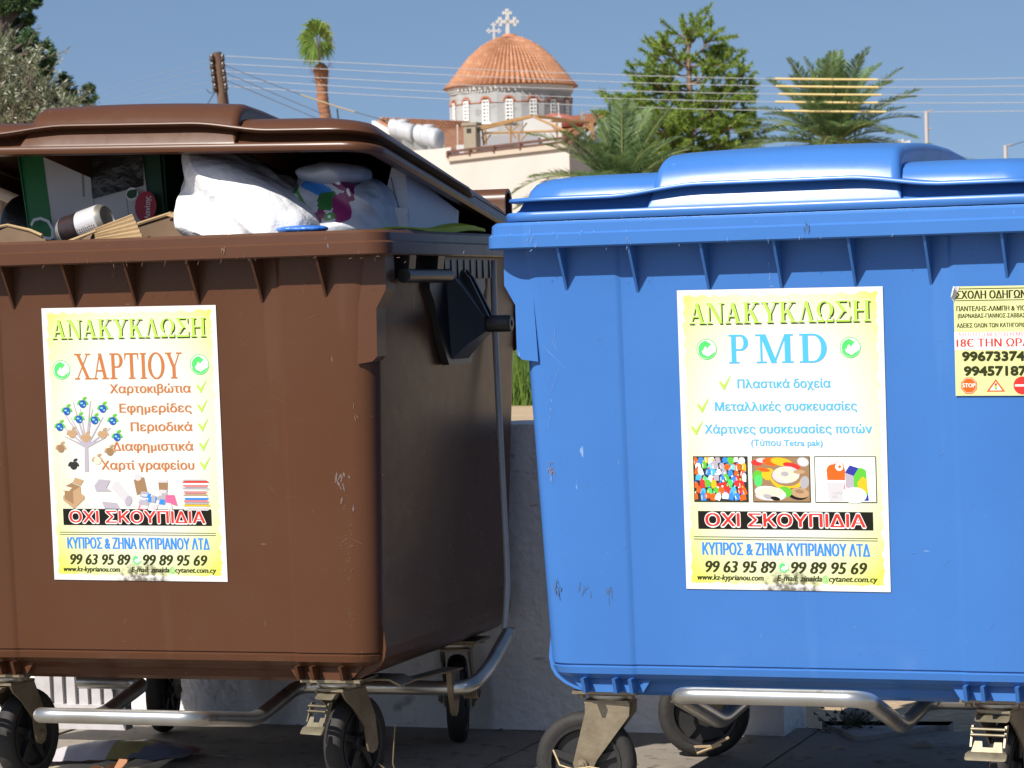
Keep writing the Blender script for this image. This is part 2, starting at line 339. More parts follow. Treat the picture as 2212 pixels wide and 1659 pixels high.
def make_bar(root, zf, zv, zb, yf=-.1, left=-.36):
    b = MB(); X = .188
    P = []
    half = [(.607, .71, .288), (.607, .56, .225), (.600, .45, zb), (.36, .45, zb), (.19, .45, zb), (.187, .21, zv), (X, yf, zf)]
    P = [(x, y, z) for x, y, z in half] + [(-x, y, z) for x, y, z in half[:3:-1]] + [(left, .45, zb)]
    b.tube(fillet(P, .045, 8), .0165, 14)
    for s in (1,):
        b.prism([(s * .617, .70, .298), (s * .617, .735, .300), (s * .617, .732, .279), (s * .617, .70, .274)], (-s * .022, 0, 0))
    o = b.build('foot_bar', GALV, root, 50)
    return o
def clips(root):
    for s in (1,):
        b = MB(); x = s * .555
        b.prism([(x, .42, .238), (x, .48, .238), (x, .478, .19), (x, .465, .145), (x, .453, .135), (x, .442, .145), (x, .428, .19)], (s * .012, 0, 0))
        for k in range(7): b.lathe([(.013, 0), (.016, .002), (.013, .004)], (x + s * .02 + s * .005 * k, .485, .185), 'x', 10)
        b.prism([(s * .44, .20, .2505), (s * .505, .20, .2505), (s * .52, .20, .243), (s * .53, .20, .238), (s * .53, .20, .234), (s * .518, .20, .239), (s * .503, .20, .246), (s * .44, .20, .246)], (0, .09, 0)); b.prism([(s * .50, .28, .240), (s * .535, .28, .240), (s * .575, .48, .240), (s * .53, .48, .240)], (0, 0, -.004))
        b.build('bar_bracket', ZINC, root, 40)
def make_end(root, s):
    """fittings of one end: tubular grip, trunnion bracket and link rod"""
    x0 = .527
    b = MB()
    b.tube([(s * .566, .15, 1.113), (s * .566, .425, 1.113)], .0155, 14)
    b.lathe([(.0156, 0), (.0156, -.004), (.010, -.004), (.010, .02)], (s * .566, .15, 1.113), 'y', 14)
    for y in (.165, .345): b.prism([(s * .526, y, 1.156), (s * .574, y, 1.156), (s * .570, y, 1.12), (s * .53, y, 1.10)], (0, .04, 0))
    b.build('side_handle', BLACKP, root, 40)
    b = MB(); yc = .56
    b.prism([(s * x0, yc - .19, 1.158), (s * x0, yc + .19, 1.158), (s * x0, yc + .19, 1.085), (s * x0, yc + .165, 1.06), (s * x0, yc + .12, .97), (s * x0, yc + .075, .915), (s * x0, yc - .075, .915), (s * x0, yc - .12, .97), (s * x0, yc - .165, 1.06), (s * x0, yc - .19, 1.085)], (s * .016, 0, 0))
    b.prism([(s * (x0 + .015), yc - .19, 1.150), (s * (x0 + .015), yc + .19, 1.150), (s * (x0 + .015), yc + .19, 1.108), (s * (x0 + .015), yc - .19, 1.108)], (s * .016, 0, 0))
    for k in range(9): b.prism([(s * (x0 + .030), yc - .178 + .044 * k, 1.15), (s * (x0 + .033), yc - .178 + .044 * k, 1.148), (s * (x0 + .034), yc - .178 + .044 * k, 1.108), (s * (x0 + .030), yc - .178 + .044 * k, 1.108)], (0, .005, 0))
    # wedge that carries the pin
    tip = s * (x0 + .085)
    b.loft([[(s * (x0 + .014), yc - .085, 1.135), (s * (x0 + .014), yc + .085, 1.135), (s * (x0 + .014), yc + .06, .925), (s * (x0 + .014), yc - .06, .925)],
            [(s * (x0 + .05), yc - .055, 1.08), (s * (x0 + .05), yc + .055, 1.08), (s * (x0 + .05), yc + .045, .96), (s * (x0 + .05), yc - .045, .96)],
            [(tip, yc - .030, 1.02), (tip, yc + .030, 1.02), (tip, yc + .028, .985), (tip, yc - .028, .985)]], False, True)
    for dz in (-.014, .014): b.prism([(s * (x0 + .02), yc + dz, 1.14), (s * (x0 + .048), yc + dz, 1.108), (s * (x0 + .091), yc + dz, 1.02), (s * (x0 + .06), yc + dz, 1.03)], (0, .008, 0))
    b.build('lifting_bracket', BLACKP, root, 35)
    b = MB(); b.lathe([(.001, 0), (.019, 0), (.019, .05), (.0165, .055), (.007, .0555), (.0065, .045), (.001, .045)] if s > 0 else [(.001, 0), (.019, 0), (.019, -.05), (.0165, -.055), (.001, -.055)], (tip, yc, 1.004), 'x', 24); b.build('lifting_pin', BLACKP, root, 35)
    b = MB(); b.tube(fillet([(s * .54, .82, 1.15), (s * .54, .82, 1.0), (s * .575, .76, .40), (s * .578, .72, .297)], .2, 6), .0075, 10); b.lathe([(.0, 0), (.012, 0), (.012, .012), (0, .012)], (s * .592, .72, .288), 'x', 10)
    b.build('link_rod', RODM, root, 50)
    b = MB(); b.prism([(s * .527, 1.015, 1.24), (s * .527, 1.09, 1.255), (s * .527, 1.12, 1.23), (s * .527, 1.115, 1.17), (s * .527, 1.015, 1.17)], (s * .012, 0, 0)); 
    for sx in (.30, .40): b.lathe([(.001, 0), (.030, 0), (.030, .07), (.001, .07)] if s > 0 else [(.001, 0), (.030, 0), (.030, -.07), (.001, -.07)], (s * sx, 1.112, 1.205), 'x', 20)
    b.build('lid_hinge', root.get('_m') and bpy.data.materials[root['_m']] or BLACKP, root, 35)

def make_bin(which, name, m, label, ang, bar, wheels):
    O, W, D = frame(which); y = BL_YAW if which == 'blue' else BR_YAW
    root = empty(name, O, -y); tag(root, label, 'recycling bin', 'wheeled recycling bins side by side'); root['_m'] = m.name
    make_body(m, root); make_lid(m, root, ang, R(1.6) if ang else 0)
    for s in (-1, 1): make_end(root, s)
    for o in list(root.children):                           # full width of the moulding at its ends
        for v in o.data.vertices:
            e = max(0, min(1, (abs(v.co.x) - .45) / .045)); v.co.x += math.copysign(.017 * e, v.co.x)
    for s in (-1, 1):                                       # loop grips at the back of the lid
        q = MB(); A = [(1.075 + .03 * math.cos(R(a)), 1.295 + .032 * math.sin(R(a))) for a in range(0, 181, 20)]; I_ = [(1.075 + .022 * math.cos(R(a)), 1.292 + .026 * math.sin(R(a))) for a in range(180, -1, -20)]
        pr = [(1.105, 1.24)] + A + [(1.045, 1.24), (1.053, 1.24)] + I_ + [(1.097, 1.24)]
        q.prism([(s * .515, y_, z_) for y_, z_ in pr], (-s * .10, 0, 0)); q.build('lid_grip', m, root, 30)
    make_bar(root, *bar); clips(root)
    for a in wheels: make_wheel(root, *a)
    del root['_m']
    return root
BLUEBIN = make_bin('blue', 'recycling_bin', BLUE, 'blue wheeled recycling bin with its lid shut and a yellow driving school sticker', 0, (.288, .19, .207),
    [(-.408, .19, (-.056, -.010), (.08, -1)), (.385, .19, (.012, .07), (1, -.15), True, (-.1, -1), 1.0), (-.36, .86, (-.062, .05), (.35, -1)), (.385, .84, (.02, .065), (1, -.3))])
BROWNBIN = make_bin('brown', 'recycling_bin', BROWN, 'brown wheeled paper bin with lid propped open by the rubbish inside', R(9.6), (.203, .155, .197),
    [(.40, .175, (.004, .072), (1, -.2), True, (-.25, -1)), (-.395, .175, (.006, .07), (1, -.12), True, (-.25, -1)), (.425, .86, (-.022, .067), (1, .27)), (-.375, .90, (-.016, .068), (1, .18))])
# ------------------------------------------------------------------ lettering and posters
SER = {}
def _bar(x0, x1, y0=0, h=.055): return [(x0, y0), (x1, y0), (x1, y0 + h), (x0, y0 + h)]
def _ln(a, b, wa): return [(a[0] - wa / 2, a[1]), (a[0] + wa / 2, a[1]), (b[0] + wa / 2, b[1]), (b[0] - wa / 2, b[1])]
def _arc(cx, cy, rx, ry, a0, a1, thick, thin, n=20):        # ring with thick sides and thin top and bottom, as quads
    q = []
    for k in range(n):
        A = [R(a0 + (a1 - a0) * (k + j) / n) for j in (0, 1)]
        P = []
        for a in A: P.append(((cx + rx * math.cos(a), cy + ry * math.sin(a)), (cx + (rx - thick) * math.cos(a), cy + (ry - thin) * math.sin(a))))
        q.append([P[0][0], P[1][0], P[1][1], P[0][1]])
    return q
T, t = .17, .06
SER['A'] = ([_ln((.70, 0), (.42, 1), T), _ln((.13, 0), (.40, .96), t), [(.22, .30), (.62, .30), (.60, .36), (.24, .36)], _bar(-.01, .28), _bar(.52, .90)], .89)
SER['Λ'] = ([_ln((.70, 0), (.42, 1), T), _ln((.13, 0), (.40, .96), t), _bar(-.01, .28), _bar(.52, .90)], .89)
SER['N'] = ([_ln((.14, 0), (.14, 1), t), _ln((.76, 0), (.16, 1), T), _ln((.78, 0), (.78, 1), t), _bar(0, .28), _bar(-.02, .24, .945), _bar(.64, .92, .945)], .91)
SER['K'] = ([_ln((.19, 0), (.19, 1), T), _ln((.27, .42), (.68, .97), t), _ln((.74, 0), (.42, .62), T), _bar(.02, .36), _bar(.02, .36, .945), _bar(.52, .84, .945), _bar(.56, .94)], .93)
SER['Y'] = ([_ln((.43, .0), (.43, .5), T), _ln((.43, .42), (.14, 1), T), _ln((.45, .42), (.73, .97), t), _bar(.26, .60), _bar(-.02, .32, .945), _bar(.58, .88, .945)], .87)
SER['Ω'] = (_arc(.45, .58, .43, .42, -42, 222, T, t) + [[(.04, 0), (.40, 0), (.40, .09), (.04, .09)], [(.50, 0), (.86, 0), (.86, .09), (.50, .09)], [(.03, 0), (.07, 0), (.07, .2), (.03, .2)], [(.83, 0), (.87, 0), (.87, .2), (.83, .2)], _ln((.37, .05), (.17, .32), .07), _ln((.53, .05), (.73, .32), .07)], .90)
SER['Σ'] = ([[(.02, .94), (.76, .94), (.76, 1), (.02, 1)], _ln((.50, .47), (.14, .96), T), [(.04, .04), (.10, .04), (.50, .48), (.42, .52)], [(.02, 0), (.80, 0), (.80, .09), (.02, .09)], [(.72, .72), (.76, .72), (.76, .96), (.70, .96)], [(.76, .05), (.82, .30), (.78, .30), (.70, .05)]], .83)
SER['H'] = ([_ln((.18, 0), (.18, 1), T), _ln((.76, 0), (.76, 1), T), [(.2, .48), (.74, .48), (.74, .54), (.2, .54)], _bar(.01, .35), _bar(.01, .35, .945), _bar(.59, .93), _bar(.59, .93, .945)], .94)
SER['X'] = ([_ln((.74, 0), (.18, 1), T), _ln((.12, 0), (.74, 1), t), _bar(-.01, .27), _bar(.55, .94), _bar(.0, .37, .945), _bar(.60, .88, .945)], .92)
SER['P'] = ([_ln((.19, 0), (.19, 1), T), [(.2, .94), (.45, .94), (.45, 1), (.2, 1)], [(.2, .44), (.45, .44), (.45, .50), (.2, .50)], _bar(.01, .39), _bar(.01, .3, .945)] + _arc(.44, .72, .28, .28, -90, 90, T, t, 14), .74)
SER['T'] = ([_ln((.40, 0), (.40, 1), T), [(.02, .94), (.78, .94), (.78, 1), (.02, 1)], _bar(.22, .58), [(.02, .74), (.05, .74), (.10, .95), (.02, .95)], [(.78, .74), (.75, .74), (.70, .95), (.78, .95)]], .80)
SER['I'] = ([_ln((.18, 0), (.18, 1), T), _bar(.01, .35), _bar(.01, .35, .945)], .36)
SER['O'] = (_arc(.46, .5, .45, .52, 0, 360, T, t, 32), .92)
SER['M'] = ([_ln((.15, 0), (.15, 1), t), _ln((.52, 0), (.20, 1), T), [(.50, .02), (.56, .02), (.90, 1), (.84, 1)], _ln((.92, 0), (.92, 1), T), _bar(.0, .31), _bar(-.02, .26, .945), _bar(.75, 1.09), _bar(.84, 1.09, .945)], 1.08)
SER['D'] = ([_ln((.19, 0), (.19, 1), T), [(.2, .94), (.44, .94), (.44, 1), (.2, 1)], [(.2, 0), (.44, 0), (.44, .06), (.2, .06)], _bar(.01, .3), _bar(.01, .3, .945)] + _arc(.43, .5, .42, .5, -90, 90, T, t, 20), .86)
GR = {'Α': 'A', 'Ν': 'N', 'Κ': 'K', 'Υ': 'Y', 'Η': 'H', 'Χ': 'X', 'Ρ': 'P', 'Τ': 'T', 'Ι': 'I', 'Ο': 'O', 'Μ': 'M'}

class Sheet(MB):
    """printed sheet: x to the right, y up, measured in metres from the top left corner; each layer a hair above the last"""
    def __init__(s, w_, h_): super().__init__(); s.w, s.h = w_, h_; s.n = 0
    def P(s, u, v): return (u * s.w, -v * s.h)
    def lay(s): s.n += 1; return .0004 + s.n * .0000022
    def poly(s, pts, mi):                                   # pts in metres
        z = s.lay(); s.face([(x, y, z) for x, y in pts], mi)
    def upoly(s, pts, mi): s.poly([s.P(*p) for p in pts], mi)
    def rect(s, u0, v0, u1, v1, mi): s.upoly([(u0, v1), (u1, v1), (u1, v0), (u0, v0)], mi)
    def disc(s, u, v, r, mi, ry=None, n=18, rot=0):
        x, y = s.P(u, v); ry = ry or r; z = s.lay(); pts = []
        for k in range(n):
            a = 2 * math.pi * k / n; X, Y = r * math.cos(a), ry * math.sin(a); pts.append((x + X * math.cos(rot) - Y * math.sin(rot), y + X * math.sin(rot) + Y * math.cos(rot), z))
        s.face(pts, mi)
    def serif(s, body, u0, u1, vt, vb, mi, edge=None, shade=None, gap=.06):
        body = [GR.get(c, c) for c in body]; tot = sum(SER[c][1] + gap for c in body) - gap
        k = (u1 - u0) * s.w / tot; cap = (vb - vt) * s.h
        for m_, ox, oy, gw in ((shade, .0024, -.0030, 0), (edge, -.0006, .0005, .012), (mi, 0, 0, 0)):
            if m_ is None: continue
            zs = [s.lay() for _ in range(14)]
            x = u0 * s.w + ox; y = -vb * s.h + oy
            for c in body:
                for n_, q in enumerate(SER[c][0]):
                    cx = sum(p[0] for p in q) / len(q); cy = sum(p[1] for p in q) / len(q)
                    s.face([(x + (p[0] + (gw if p[0] > cx else -gw)) * k, y + (p[1] + (gw if p[1] > cy else -gw)) * cap, zs[min(n_, 13) if n_ < 8 else (8 + n_ % 6)]) for p in q], m_)
                x += (SER[c][1] + gap) * k
    def text(s, body, u0, u1, vb, cap, mi, bold=0, shear=0, z=None, align=None, rot=0):
        """built-in lettering; cap = capital height as a share of the sheet's height, width fitted to u0..u1; bold = stroke spread in em"""
        c = bpy.data.curves.new('lettering', 'FONT'); c.body = body; c.size = 1; c.shear = shear; c.resolution_u = 3
        o = bpy.data.objects.new('lettering', c); COL.objects.link(o); dg = bpy.context.evaluated_depsgraph_get(); dg.update()
        cu = o.to_curve(dg); CT = []
        for sp in cu.splines:
            bp = sp.bezier_points; P = []
            for a in range(len(bp)):
                p0, p1 = bp[a], bp[(a + 1) % len(bp)]
                st = (p0.handle_right - p0.co).cross(p1.co - p0.co).length + (p1.handle_left - p1.co).cross(p1.co - p0.co).length
                n_ = 2 if st < 1e-5 else 5
                P += [Vector((q.x, q.y, 0)) for q in geometry.interpolate_bezier(p0.co, p0.handle_right, p1.handle_left, p1.co, n_)[:-1]]
            if len(P) > 2: CT.append((sum(P[k].x * P[(k + 1) % len(P)].y - P[(k + 1) % len(P)].x * P[k].y for k in range(len(P))) / 2, P))
        o.to_curve_clear(); bpy.data.objects.remove(o); bpy.data.curves.remove(c)
        ys = [v.y for _, Q in CT for v in Q]; y0, y1 = min(ys), max(ys); NR = 34; pieces = []
        for r_ in range(NR):
            ya, yb = y0 + (y1 - y0) * r_ / NR, y0 + (y1 - y0) * (r_ + 1) / NR; ym = (ya + yb) / 2; X = []
            for _, Q in CT:
                for k in range(len(Q)):
                    a, b_ = Q[k - 1], Q[k]
                    if (a.y > ym) != (b_.y > ym):
                        g_ = (b_.x - a.x) / (b_.y - a.y); xm = a.x + (ym - a.y) * g_; lim = .25; h_ = (yb - ya) / 2 * max(-lim * 8, min(lim * 8, g_)); X.append((xm, xm - h_, xm + h_, 1 if b_.y > a.y else -1))
            X.sort(); wn = 0
            for q in X:
                if wn == 0: st = q
                wn += q[3]
                if wn == 0: pieces.append(([Vector((st[1], ya, 0)), Vector((q[1], ya, 0)), Vector((q[2], yb, 0)), Vector((st[2], yb, 0))], [(0, 1, 2, 3)]))
        xs = [v.x for f_, _ in pieces for v in f_]; x0, x1 = min(xs), max(xs); sx = (u1 - u0) * s.w / (x1 - x0); sy = cap * s.h / .69
        D_ = [(0, 0)]
        if bold: D_ += [(-bold, 0), (bold, 0)] + ([(0, -bold), (0, bold), (-bold * .7, -bold * .7), (bold * .7, bold * .7), (-bold * .7, bold * .7), (bold * .7, -bold * .7)] if bold > .035 else [])
        for dx, dy in D_:
            zz = (s.lay(),)
            for n_, (fl_, tris) in enumerate(pieces):
                z = zz[0]; i = len(s.v)
                for v in fl_:
                    X, Y = (v.x - x0) * sx + dx * sy, v.y * sy + dy * sy
                    if rot: X, Y = -Y, X
                    s.v.append((u0 * s.w + X, -vb * s.h + Y, z))
                for t_ in tris:
                    s.f.append(tuple(i + k for k in t_)); s.m.append(mi)
    def tick(s, u, v, k, mi):
        x, y = s.P(u, v); s.poly([(x - .5 * k, y + .05 * k), (x - .12 * k, y - .5 * k), (x + .0 * k, y - .2 * k), (x - .16 * k, y - .12 * k), (x - .32 * k, y + .12 * k)], mi)
        s.poly([(x - .16 * k, y - .55 * k), (x - .05 * k, y - .5 * k), (x + .5 * k, y + .6 * k), (x + .1 * k, y + .1 * k), (x - .12 * k, y - .25 * k)], mi)
    def dot_emblem(s, u, v, r, g, wt):
        s.disc(u, v, r, g, n=28); s.disc(u, v, r * .92, wt, n=28)
        x, y = s.P(u, v)
        def arcp(R0, a0, a1, n=10): return [(x + R0 * r * math.cos(R(a0 + (a1 - a0) * k / n)), y + R0 * r * math.sin(R(a0 + (a1 - a0) * k / n))) for k in range(n + 1)]
        s.poly(arcp(.82, 205, 100, 10) + arcp(.28, 100, 190, 6), g)                                    # upper arrow body
        s.poly([(x - .12 * r, y + .86 * r), (x + .48 * r, y + .50 * r), (x + .02 * r, y + .02 * r), (x - .05 * r, y + .28 * r), (x - .3 * r, y + .3 * r)], g)
        s.poly(arcp(.88, 205, 275, 8) + [(x + .0 * r, y - .62 * r), (x - .35 * r, y - .5 * r), (x - .55 * r, y - .1 * r)], g)
        s.poly(arcp(.9, 270, 345, 10) + [(x + .55 * r, y - .42 * r), (x + .2 * r, y - .66 * r), (x + .02 * r, y - .72 * r)], g)

def papermat(name, white, yel, pale, wm, hm):
    """sheet paper: torn white margin round a yellow ground that pales to the middle, soot stain at the foot"""
    m = mat(name, white, .34, bump=.06, bscale=6); tr = m.node_tree; n = tr.nodes; b = n['Principled BSDF']
    tcn = n.new('ShaderNodeTexCoord'); sp = n.new('ShaderNodeSeparateXYZ'); tr.links.new(tcn.outputs['Object'], sp.inputs[0])
    def M(op, a, b_=None, c_=None):
        q = n.new('ShaderNodeMath'); q.operation = op
        for i, x in enumerate((a, b_, c_)):
            if x is None: continue
            if isinstance(x, (int, float)): q.inputs[i].default_value = x
            else: tr.links.new(x, q.inputs[i])
        return q.outputs[0]
    X = sp.outputs[0]; Y = M('MULTIPLY', sp.outputs[1], -1)
    nz = n.new('ShaderNodeTexNoise'); nz.inputs['Scale'].default_value = 55; nz.inputs['Detail'].default_value = 4; tr.links.new(tcn.outputs['Object'], nz.inputs['Vector'])
    d = M('MINIMUM', M('MINIMUM', X, M('SUBTRACT', wm, X)), M('MINIMUM', Y, M('SUBTRACT', hm, Y)))
    d = M('ADD', d, M('MULTIPLY', M('SUBTRACT', nz.outputs[0], .5), .022))
    mask = M('GREATER_THAN', d, .0125)
    cx = M('DIVIDE', M('ABSOLUTE', M('SUBTRACT', X, wm * .5)), wm * .5); cy = M('DIVIDE', M('ABSOLUTE', M('SUBTRACT', Y, hm * .47)), hm * .5)
    rr = M('ADD', M('MULTIPLY', M('POWER', cx, 2.2), .55), M('MULTIPLY', M('POWER', cy, 2.2), .62))
    g = n.new('ShaderNodeValToRGB'); e = g.color_ramp.elements; e[0].position = .25; e[0].color = (*pale, 1); e[1].position = 1.08; e[1].color = (*yel, 1)
    k = e.new(.62); k.color = tuple((pale[i] * .55 + yel[i] * .45) * (1.0, 1.04, 1.0)[i] for i in range(3)) + (1,)
    tr.links.new(rr, g.inputs[0])
    mx = n.new('ShaderNodeMix'); mx.data_type = 'RGBA'; tr.links.new(mask, mx.inputs[0]); mx.inputs[6].default_value = (*white, 1); tr.links.new(g.outputs[0], mx.inputs[7])
    # scorched patch at the lower edge
    n2 = n.new('ShaderNodeTexNoise'); n2.inputs['Scale'].default_value = 90; n2.inputs['Detail'].default_value = 6; tr.links.new(tcn.outputs['Object'], n2.inputs['Vector'])
    sx = M('DIVIDE', M('SUBTRACT', X, wm * .52), wm * .17); sy = M('DIVIDE', M('SUBTRACT', Y, hm * .985), hm * .06)
    q = M('SUBTRACT', 1, M('ADD', M('MULTIPLY', sx, sx), M('MULTIPLY', sy, sy)))
    st = M('MULTIPLY', M('MAXIMUM', q, 0), M('MULTIPLY', M('MAXIMUM', M('SUBTRACT', n2.outputs[0], .38), 0), 5.5)); st = M('MINIMUM', st, .9)
    m3 = n.new('ShaderNodeMix'); m3.data_type = 'RGBA'; tr.links.new(st, m3.inputs[0]); tr.links.new(mx.outputs[2], m3.inputs[6]); m3.inputs[7].default_value = (.10, .085, .055, 1)
    tr.links.new(m3.outputs[2], b.inputs['Base Color']); return m
INK = {k: mat('ink_' + k, c, .5, spec=.12) for k, c in dict(lime=(.40, .72, .08), olive=(.035, .04, .01), green=(.08, .58, .13), white=(.78, .78, .75), sky=(.07, .40, .75), brown=(.45, .155, .05), blue=(.04, .22, .68), black=(.012, .011, .008),
       red=(.62, .035, .03), darkink=(.03, .033, .01), orange=(.68, .11, .015), yellow=(.70, .42, .02), navy=(.03, .04, .28), aqua=(.20, .52, .62), leaf=(.10, .45, .04), tan=(.42, .27, .15), dtan=(.28, .17, .09), grey=(.36, .34, .36), lgrey=(.52, .50, .52),
       pink=(.6, .12, .25), char=(.03, .03, .03), lilac=(.38, .345, .40), rose=(.62, .2, .22), cream=(.66, .58, .45), globe=(.025, .085, .36)).items()}
INKS = list(INK); IX = {k: i + 1 for i, k in enumerate(INKS)}
PW, PH = .412, .594
def place_sheet(sh, name, paper, parent, x, z, tilt, label, sub=None):
    """fix a sheet to the front wall of a bin: x, z = its top left corner"""
    b = sh; b.v = [(0, 0, 0), (b.w, 0, 0), (b.w, -b.h, 0), (0, -b.h, 0)] + b.v; b.f = [(3, 2, 1, 0)] + [tuple(i + 4 for i in f_) for f_ in b.f]; b.m = [0] + b.m
    o = b.build(name, [paper] + [INK[k] for k in INKS], parent, smooth=False, fixn=False)
    a = -math.atan(.0508)
    o.matrix_local = Matrix.Translation((x, fy(z) + .0052 - .0022, z)) @ Matrix.Rotation(a * -1, 4, 'X') @ Matrix.Rotation(R(90), 4, 'X') @ Matrix.Rotation(tilt, 4, 'Z')
    o['label'] = label; return o
def fill(sh, rows_, u0, v0, u1, v1): pass
def sheet_common(s):
    s.serif('ΑΝΑΚΥΚΛΩΣΗ', .055, .938, .043, .112, IX['lime'], IX['white'], IX['olive'])
    s.rect(.070, .737, .925, .797, IX['black'])
    s.text('ΟΧΙ ΣΚΟΥΠΙΔΙΑ', .108, .888, .7875, .041, IX['white'], .075); s.text('ΟΧΙ ΣΚΟΥΠΙΔΙΑ', .108, .888, .7875, .041, IX['red'], .034)
    s.rect(.045, .8225, .945, .8245, IX['olive']); s.rect(.045, .8305, .945, .8325, IX['olive'])
    s.text('ΚΥΠΡΟΣ & ΖΗΝΑ ΚΥΠΡΙΑΝΟΥ ΛΤΔ', .088, .905, .883, .0385, IX['blue'], .03)
    s.text('99 63 95 89', .10, .447, .942, .038, IX['darkink'], .034, .22); s.text('99 89 95 69', .523, .888, .942, .038, IX['darkink'], .034, .22)
    s.dot_emblem(.485, .923, .0105, IX['green'], IX['white'])
    s.text('www.kz-kyprianou.com', .058, .385, .968, .019, IX['darkink'], .03, .2); s.text('E-mail: zinaida', .452, .670, .968, .019, IX['darkink'], .03, .2)
    s.text('@', .672, .702, .968, .019, IX['green'], .0, .1); s.text('cytanet.com.cy', .705, .938, .968, .019, IX['darkink'], .03, .2)
WHITEPAPER = papermat('poster_paper', (.66, .645, .62), (.60, .62, .10), (.63, .635, .575), PW, PH)
# blue bin's poster
s = Sheet(PW, PH); sheet_common(s)
s.serif('P', .247, .347, .150, .245, IX['sky']); s.serif('M', .383, .562, .150, .245, IX['sky']); s.serif('D', .592, .727, .150, .245, IX['sky'])
for u in (.139, .838): s.dot_emblem(u, .197, .0205, IX['green'], IX['white'])
for body, u0, u1, vb, tu in (('Πλαστικά δοχεία', .287, .738, .327, .225), ('Μεταλλικές συσκευασίες', .173, .862, .402, .113), ('Χάρτινες συσκευασίες ποτών', .118, .93, .477, .080)):
    s.text(body, u0, u1, vb, .0275, IX['sky'], .022); s.tick(tu, vb - .018, .026, IX['lime'])
s.text('(Τύπου Tetra pak)', .345, .692, .519, .020, IX['sky'], .012)
rb = random.Random(3)
for u0, u1 in ((.054, .324), (.346, .628), (.650, .947)): s.rect(u0, .5535, u1, .7065, IX['olive'])
# inset of plastic bottles
s.rect(.058, .5565, .320, .7035, IX['char'])
bc = ['orange', 'orange', 'red', 'orange', 'white', 'yellow', 'aqua', 'leaf', 'lilac', 'sky', 'blue', 'green', 'white', 'red']
pts = [(.066 + .0285 * i + rb.uniform(-.006, .006) + (.012 if j % 2 else 0), .566 + .0205 * j + rb.uniform(-.004, .004)) for j in range(7) for i in range(9)]
def clipin(p, a): return (max(a[0], min(a[2], p[0])), max(a[1], min(a[3], p[1])))
for u, v in pts:
    c = rb.choice(bc); wv = rb.uniform(.010, .016); hv = rb.uniform(.009, .014); a = rb.uniform(-.5, .5); A = (.0585, .557, .3195, .703)
    def rp(du, dv): q = du * math.cos(a) - dv * math.sin(a) * 1.2, dv * math.cos(a) + du * math.sin(a) * .8; return clipin((u + q[0], v + q[1]), A)
    s.upoly([rp(-wv, hv), rp(wv, hv), rp(wv, -hv * .5), rp(wv * .5, -hv), rp(-wv * .5, -hv), rp(-wv, -hv * .5)], IX[c])
    s.upoly([rp(-wv * .3, -hv), rp(wv * .3, -hv), rp(wv * .3, -hv * 1.5), rp(-wv * .3, -hv * 1.5)], IX[rb.choice(['white', 'red', 'aqua', 'yellow', 'blue'])])
    s.upoly([rp(-wv * .7, hv * .6), rp(-wv * .4, hv * .6), rp(-wv * .4, -hv * .4), rp(-wv * .7, -hv * .4)], IX[rb.choice(['white', c, 'cream', c])])
# inset of flattened cans
s.rect(.350, .5565, .624, .7035, IX['dtan'])
for u, v, r_, ry, c in ((.37, .575, .012, .006, 'red'), (.40, .567, .014, .005, 'lgrey'), (.44, .572, .018, .008, 'orange'), (.49, .572, .022, .008, 'yellow'), (.54, .585, .018, .006, 'red'), (.595, .572, .012, .009, 'lgrey'), (.595, .572, .008, .006, 'white'), (.372, .62, .010, .012, 'leaf'), (.375, .635, .008, .012, 'green'), (.425, .613, .014, .012, 'yellow'), (.40, .598, .014, .004, 'orange'),
                         (.51, .632, .032, .020, 'yellow'), (.51, .622, .030, .018, 'dtan'), (.51, .615, .028, .017, 'lgrey'), (.512, .614, .024, .0135, 'cream'), (.505, .612, .008, .005, 'grey'), (.60, .64, .009, .013, 'grey'), (.575, .605, .012, .004, 'tan'),
                         (.565, .678, .021, .012, 'black'), (.575, .674, .019, .010, 'tan'), (.575, .67, .009, .004, 'dtan'), (.50, .672, .016, .011, 'leaf'), (.43, .683, .030, .0105, 'lgrey'), (.432, .676, .032, .0135, 'white'), (.43, .674, .028, .011, 'cream'), (.42, .688, .010, .005, 'grey'), (.456, .694, .010, .004, 'black')):
    s.disc(u, v, r_, IX[c], ry, 16, rb.uniform(-.3, .1))
# inset of drink cartons and a paper cup
s.rect(.654, .5565, .943, .7035, IX['white'])
s.upoly([(.712, .642), (.795, .642), (.798, .60), (.79, .578), (.775, .574), (.72, .583), (.708, .595)], IX['orange']); s.upoly([(.722, .583), (.776, .574), (.774, .565), (.723, .573)], IX['lgrey']); s.disc(.770, .588, .008, IX['white']); s.disc(.772, .588, .003, IX['orange']); s.upoly([(.775, .672), (.795, .66), (.795, .625), (.775, .64)], IX['red'])
s.upoly([(.798, .654), (.838, .672), (.838, .617), (.798, .605)], IX['lilac']); s.upoly([(.796, .607), (.838, .618), (.862, .592), (.820, .583)], IX['navy']); s.upoly([(.838, .70), (.908, .70), (.898, .60), (.880, .592), (.862, .592), (.838, .618)], IX['leaf']); s.upoly([(.86, .672), (.904, .672), (.901, .63), (.88, .62), (.855, .64)], IX['yellow']); s.upoly([(.882, .70), (.908, .70), (.906, .68), (.885, .685)], IX['navy'])
s.upoly([(.718, .702), (.782, .702), (.795, .636), (.706, .636)], IX['lgrey']); s.upoly([(.70, .640), (.80, .640), (.80, .632), (.70, .632)], IX['white']); s.disc(.84, .682, .024, IX['white'], .016); s.text('COFFEE', .734, .785, .680, .008, IX['grey'], 0); s.text('REP', .734, .76, .692, .008, IX['grey'], 0)
o = place_sheet(s, 'poster', WHITEPAPER, BLUEBIN, -.212, 1.0655, R(-.4), 'white and yellow recycling poster headed PMD in blue letters')
